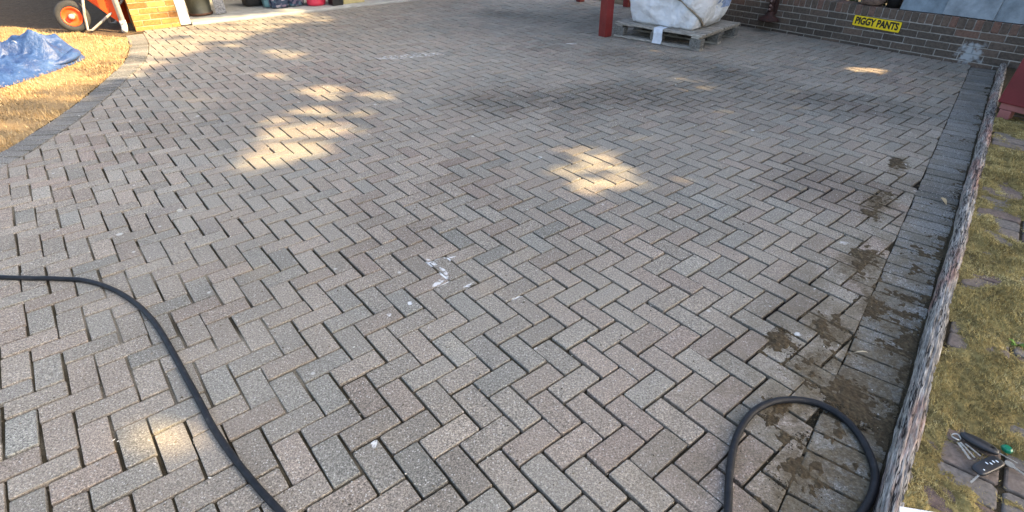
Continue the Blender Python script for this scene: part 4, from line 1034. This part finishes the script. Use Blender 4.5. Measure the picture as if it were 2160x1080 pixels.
for x, y in ((-.3, -.007), (-.02, .006), (.08, .0), (.2, .002), (.3, -.002)): button(f2, c, M, Ln*x, y, .0058, .0026, .0052 if x > -.1 else .003)
def key(pa, pb, z, wid=.007, head=None):
    a, b, Ln, M = flat_frame(pa, pb, z); mb = MB(); P = []
    N_ = 9
    for i in range(N_+1): P.append((Ln*i/N_, wid/2))
    for i in range(N_, -1, -1): P.append((Ln*i/N_, -wid/2+(.0018 if i % 2 and i > 2 else 0)))
    slab(mb, P[::-1], -.001, .0012, M, a-k0); o = mb.build('key', M_sil, kb)
    if head:
        m2 = MB(); n = 20; P = [(head*1.15*math.cos(2*math.pi*i/n)-head*.7, head*math.sin(2*math.pi*i/n)) for i in range(n)]; slab(m2, P, -.0012, .0016, M, a-k0); m2.build('bow', M_sil, o)
    return o
key((2068,999), (2047,1018), KZ-.003, .006)
key((2021,934), (2046,969), KZ-.002, .008, None); key((2026,933), (2056,966), KZ+.001, .0055); key((2036,936), (2068,962), KZ+.002, .006)
key((2104,954), (2147,978), KZ, .005); key((2090,963), (2112,975), KZ+.004, .006); key((2136,984), (2172,1010), KZ, .0085, .012)
rc = at(2017, 922, KZ); mb = MB()
for dz_ in (0, .0022): mb.tube([rc-k0+Vector((.0125*math.cos(a), .0125*math.sin(a), dz_+.002*math.sin(a*2))) for a in [2*math.pi*i/24 for i in range(24)]], .0014, 6, closed=True)
mb.build('ring', M_sil, kb, smooth=True)
a, b, Ln, M = flat_frame((2112,938), (2136,956), KZ+.006); mb = MB(); n = 8
V = []
for z_, k in ((-.008, .85), (-.003, 1), (.004, .98), (.009, .65)):
    for i in range(n): t = 2*math.pi*(i+.5)/n; V.append(M @ Vector((.0165*k*math.cos(t), .0135*k*math.sin(t), z_))+(a+b)/2-k0)
mb.add(V, [(j*n+i, j*n+(i+1) % n, (j+1)*n+(i+1) % n, (j+1)*n+i) for j in range(3) for i in range(n)]+[tuple(range(n-1, -1, -1)), tuple(3*n+i for i in range(n))]); mb.build('green_cap', M_green, kb)
# white card
mb = MB(); a = at(1890, 1067, TZ+.02); b = at(1955, 1078, TZ+.018); x = (b-a).normalized(); y = Vector((-x.y, x.x, 0))
V = [a, a+x*.11, a+x*.11-y*.13, a-y*.13]; V = [v_+Vector((0, 0, -.006 if i > 1 else 0)) for i, v_ in enumerate(V)]; V += [v_+Vector((0, 0, .0012)) for v_ in V]
mb.add(V, [(0,1,2,3),(7,6,5,4),(0,4,5,1),(1,5,6,2),(2,6,7,3),(3,7,4,0)]); tag(mb.build('paper_card', simple('white_card', (.72,.72,.72), .6, .06, 8, bump=0), loc=tuple(a)), 'corner of a white paper card lying on moss by the timber edging', 'card')
# weed
M_leaf = attr_mat('weed_leaf', [(0, (.06,.14,.02)), (1, (.16,.28,.05))], .6)
wd_ = empty('weed', at(2142, 728, TZ)); tag(wd_, 'small bright green weed among the terrace bricks', 'weed'); q = Vector(wd_.location)
def leaf_geo(mb, base, dr, ln, wid, lift, t):
    d = Vector((math.cos(dr), math.sin(dr), 0)); sdv = Vector((-d.y, d.x, 0)); P = []
    for k, ww in ((0, .1), (.3, .8), (.6, 1), (.85, .6), (1, .05)):
        c = base+d*(ln*k)+Vector((0, 0, lift*math.sin(k*2.2))); P.append((c-sdv*wid*ww/2, c+Vector((0, 0, -wid*.15)), c+sdv*wid*ww/2))
    V = [p for r in P for p in r]; mb.add(V, [(3*i+j, 3*i+j+1, 3*i+4+j, 3*i+3+j) for i in range(4) for j in range(2)], (t, 0, 0))
for i in range(11):
    mb = MB(); leaf_geo(mb, Vector((random.gauss(0, .004), random.gauss(0, .004), .002)), random.uniform(0, 6.28), random.uniform(.018, .036), random.uniform(.008, .014), random.uniform(.006, .02), random.random()); mb.build('leaf', M_leaf, wd_, smooth=True)
M_dead = attr_mat('dead_leaf', [(0, (.20,.10,.03)), (.5, (.36,.24,.10)), (1, (.55,.47,.32))], .8)
for (u, v), ln, t, lab in [((1996,432),.06,.7,'pale dry curled leaf against the timber edging'), ((1203,571),.018,.35,'tiny orange leaf alone in the middle of the drive'),
                           ((1800,745),.05,.9,'pale dry stalk fragment lying in the dirt patch')]:
    e = at(u, v, .004 if u < 1990 else .006); mb = MB(); leaf_geo(mb, Vector((0, 0, .002)), random.uniform(0, 6.28), ln, ln*(.45 if ln != .05 else .15), ln*.35, t)
    tag(mb.build('dead_leaf', M_dead, smooth=True, loc=tuple(e), local=True), lab, 'leaf')
# loose grit and bits over the drive
gt = MB(); cnt = 0
while cnt < 2600:
    y = .9+7*random.random()**1.7; x = random.uniform(-1, 1)*(1.7+.95*y)
    if Vector((x, y)).dot(KN) > .2 or x < -3.5-.1*y: continue
    cnt += 1; r = random.uniform(.0012, .0035)*(1+.25*y)*.8; a = random.uniform(0, 6.28); el = random.uniform(1, 2.2); t = random.random()
    c_, s_ = math.cos(a), math.sin(a); vv = []
    for i in range(5): th = i*1.2566; lx, ly = r*el*math.cos(th)*random.uniform(.7, 1.2), r*math.sin(th)*random.uniform(.7, 1.2); vv.append((x+lx*c_-ly*s_, y+lx*s_+ly*c_, .0005))
    vv.append((x, y, .001+r*.7)); gt.add(vv, [(i, (i+1) % 5, 5) for i in range(5)], (t, 0, 0))
tag(gt.build('grit', attr_mat('loose_grit', [(0, (.05,.045,.035)), (.45, (.16,.13,.09)), (.8, (.36,.33,.28)), (1, (.58,.57,.53))])), 'loose grit and crumbs scattered over the paving', 'grit', kind='stuff')

# ------------------------------------------------------------------ unseen row of trees added to shade the drive, crown gaps cut for sun patches
def gpoly(P): return [tuple(at(u, v)[:2]) for u, v in P]
LIT = [([(-3.85,2.5),(-3.85,4.4),(-4.1,5.3),(-4.45,6.2),(-9.5,6.6),(-9.5,2.5)], .75), (gpoly([(592,236),(690,222),(692,290),(674,326),(600,346),(505,368),(545,305),(572,258)]), .02),
       (gpoly([(722,236),(768,222),(764,258),(738,300),(728,282)]), .8), (gpoly([(630,186),(690,180),(735,190),(705,208),(655,202)]), .1),
       (gpoly([(560,106),(625,108),(648,124),(596,127)]), .15), (gpoly([(540,152),(600,156),(625,166),(560,168)]), .5), (gpoly([(770,195),(830,192),(830,212),(780,214)]), .6),
       (gpoly([(1212,316),(1278,316),(1306,350),(1340,376),(1302,394),(1256,408),(1222,386),(1190,366),(1180,350),(1228,346)]), .2),
       (gpoly([(1340,350),(1400,345),(1450,385),(1380,400),(1330,420)]), 2.0), (gpoly([(1150,300),(1220,300),(1200,380),(1150,360)]), 2.2),
       (gpoly([(282,900),(340,876),(392,886),(412,924),(372,962),(296,958)]), .12), (gpoly([(1792,139),(1872,141),(1872,151),(1798,151)]), .02),
       (gpoly([(1420,165),(1500,165),(1510,190),(1430,190)]), 1.5),
       (gpoly([(640,30),(700,22),(760,30),(700,50),(600,52)]), .45), (gpoly([(810,24),(920,24),(900,50),(800,52)]), .6),
       (gpoly([(370,195),(430,190),(450,215),(390,225)]), .85), (gpoly([(225,60),(400,45),(560,28),(640,26),(640,48),(560,72),(530,98),(420,108),(350,132),(300,160),(240,172),(180,172),(100,182),(0,196),(-200,215),(-700,225),(-700,30),(0,40)]), .01)]
GAR_I = len(LIT)-1
def lit_keep(x, y):                      # chance that a leaf which would shade (x, y) is there
    jx, jy = x+.05*nz(x*7, y*7, 1), y+.05*nz(x*7, y*7, 2); k = 1.0
    gx_, gy_ = x+.30*nz(x*1.3, y*1.6, 4)+.16*nz(x*4, y*5, 6), y+.35*nz(x*1.3, y*1.6, 5)+.18*nz(x*4, y*5, 7)
    for i, (P, pr) in enumerate(LIT):
        if (in_poly(gx_, gy_, P) if i in (0, GAR_I) else in_poly(jx, jy, P)) or (i != GAR_I and any(in_poly(jx+ox, jy+oy, P) for ox, oy in ((.075, 0), (-.075, 0), (0, .06), (0, -.06)))):
            if i == GAR_I and x > -4.6: pr = .004+.9*max(0, nz(x*1.5, y*4.2, 6)-.24)
            k = min(k, pr*(.3 if i != GAR_I or x <= -4.6 else 1))
    return k
trees_y = [-7.2, -4.2, -1.2, 1.8, 4.8]; tx = [9.0, 9.4, 8.8, 9.3, 9.0]
crowns = [MB() for _ in trees_y]; cnt = 0
tanE = math.tan(SUN_EL)
while cnt < 85000:
    gx = random.uniform(-8.8, 5.8); gy = random.uniform(.3, 11.8)
    if (gx < -5 and gy > 7) or abs(gx) > 2.3+gy*.99: continue
    if random.random() > lit_keep(gx, gy): continue
    x = random.uniform(7.4, 10.8); hd_ = (x-gx)/SH.x; z = hd_*tanE; y = gy+SH.y*hd_
    if z < .9: continue
    i = min(range(5), key=lambda q_: abs(y-trees_y[q_]+.9*nz(z*.5, q_*3, 2)))
    cnt += 1; Ls = random.uniform(.12, .21); t = min(1, max(0, random.gauss(.5, .25)))
    ax_ = Vector((random.gauss(0, 1), random.gauss(0, 1), random.gauss(0, .7))).normalized(); bx_ = ax_.cross(Vector((random.gauss(0, 1), random.gauss(0, 1), random.gauss(0, 1)))).normalized(); c = Vector((x, y, z))
    crowns[i].add([c-ax_*Ls/2, c-bx_*Ls*.26-ax_*Ls*.1, c-bx_*Ls*.2+ax_*Ls*.25, c+ax_*Ls/2, c+bx_*Ls*.2+ax_*Ls*.25, c+bx_*Ls*.26-ax_*Ls*.1], [(0,1,2,3,4,5)], (t, 0, 0))
M_fol = attr_mat('tree_leaves', [(0, (.025,.05,.015)), (.5, (.05,.09,.025)), (1, (.09,.13,.035))], .6); M_bark = simple('tree_bark', (.09,.07,.055), .9, .4, 12)
LABT = ['leafy broadleaf tree farthest back along the right boundary behind the camera', 'leafy broadleaf tree second from the camera end of the right boundary', 'leafy broadleaf tree in the middle of the row on the right boundary',
        'leafy broadleaf tree second from the wall end of the right boundary', 'leafy broadleaf tree on the right boundary nearest the brick wall']
for i, (x, y) in enumerate(zip(tx, trees_y)):
    e = empty('broadleaf_tree', (x, y, -.1)); tag(e, LABT[i], 'tree', 'trees along the right boundary'); b = Vector(e.location)
    mb = MB(); pts = [Vector((.25*nz(z*.4, i*3, 1), .25*nz(z*.4, i*3, 2), z)) for z in (0, .3, 1, 2, 3.5, 5, 7, 9)]; mb.tube(pts, [.26,.2,.17,.15,.13,.1,.07,.03], 12); mb.build('trunk', M_bark, e, smooth=True)
    for k_ in range(9):
        z = random.uniform(1.6, 7.5); a = random.uniform(0, 6.28); ln = random.uniform(.9, 1.7); s0_ = Vector((0, 0, z)); mb = MB()
        mb.tube([s0_, s0_+Vector((math.cos(a)*ln*.5, math.sin(a)*ln*.5, .35)), s0_+Vector((math.cos(a)*ln, math.sin(a)*ln, .9))], [.055,.035,.012], 8); mb.build('limb', M_bark, e, smooth=True)
    cr = crowns[i]; cr.v = [(p[0]-b.x, p[1]-b.y, p[2]-b.z) for p in cr.v]; cr.build('crown', M_fol, e)

hg = empty('hedge', wp(1.6, -.75, 0)); tag(hg, 'dense dark green hedge growing behind the low brick wall', 'hedge'); b = Vector(hg.location); mb = MB()  # unseen foliage added so the gaps between the slabs stay dark
for i in range(9000):
    c = wp(random.uniform(-1.6, 4.6), -.75+random.gauss(0, .2), random.uniform(.02, 1.35))-b; Ls = random.uniform(.05, .1)
    ax_ = Vector((random.gauss(0, 1), random.gauss(0, 1), random.gauss(0, .7))).normalized(); bx_ = ax_.cross(Vector((random.gauss(0, 1), random.gauss(0, 1), random.gauss(0, 1)))).normalized()
    mb.add([c-ax_*Ls/2, c-bx_*Ls*.3, c+ax_*Ls/2, c+bx_*Ls*.3], [(0, 1, 2, 3)], (random.random()*.8, 0, 0))
mb.build('foliage', M_fol, hg)
mb = MB()
for k_ in range(1): mb.tube([wp(1.6, -.75, -.05)-b, wp(1.62, -.74, .5)-b, wp(1.6, -.76, 1.1)-b], [.04, .03, .012], 8)
mb.build('stem', M_bark, hg, smooth=True)
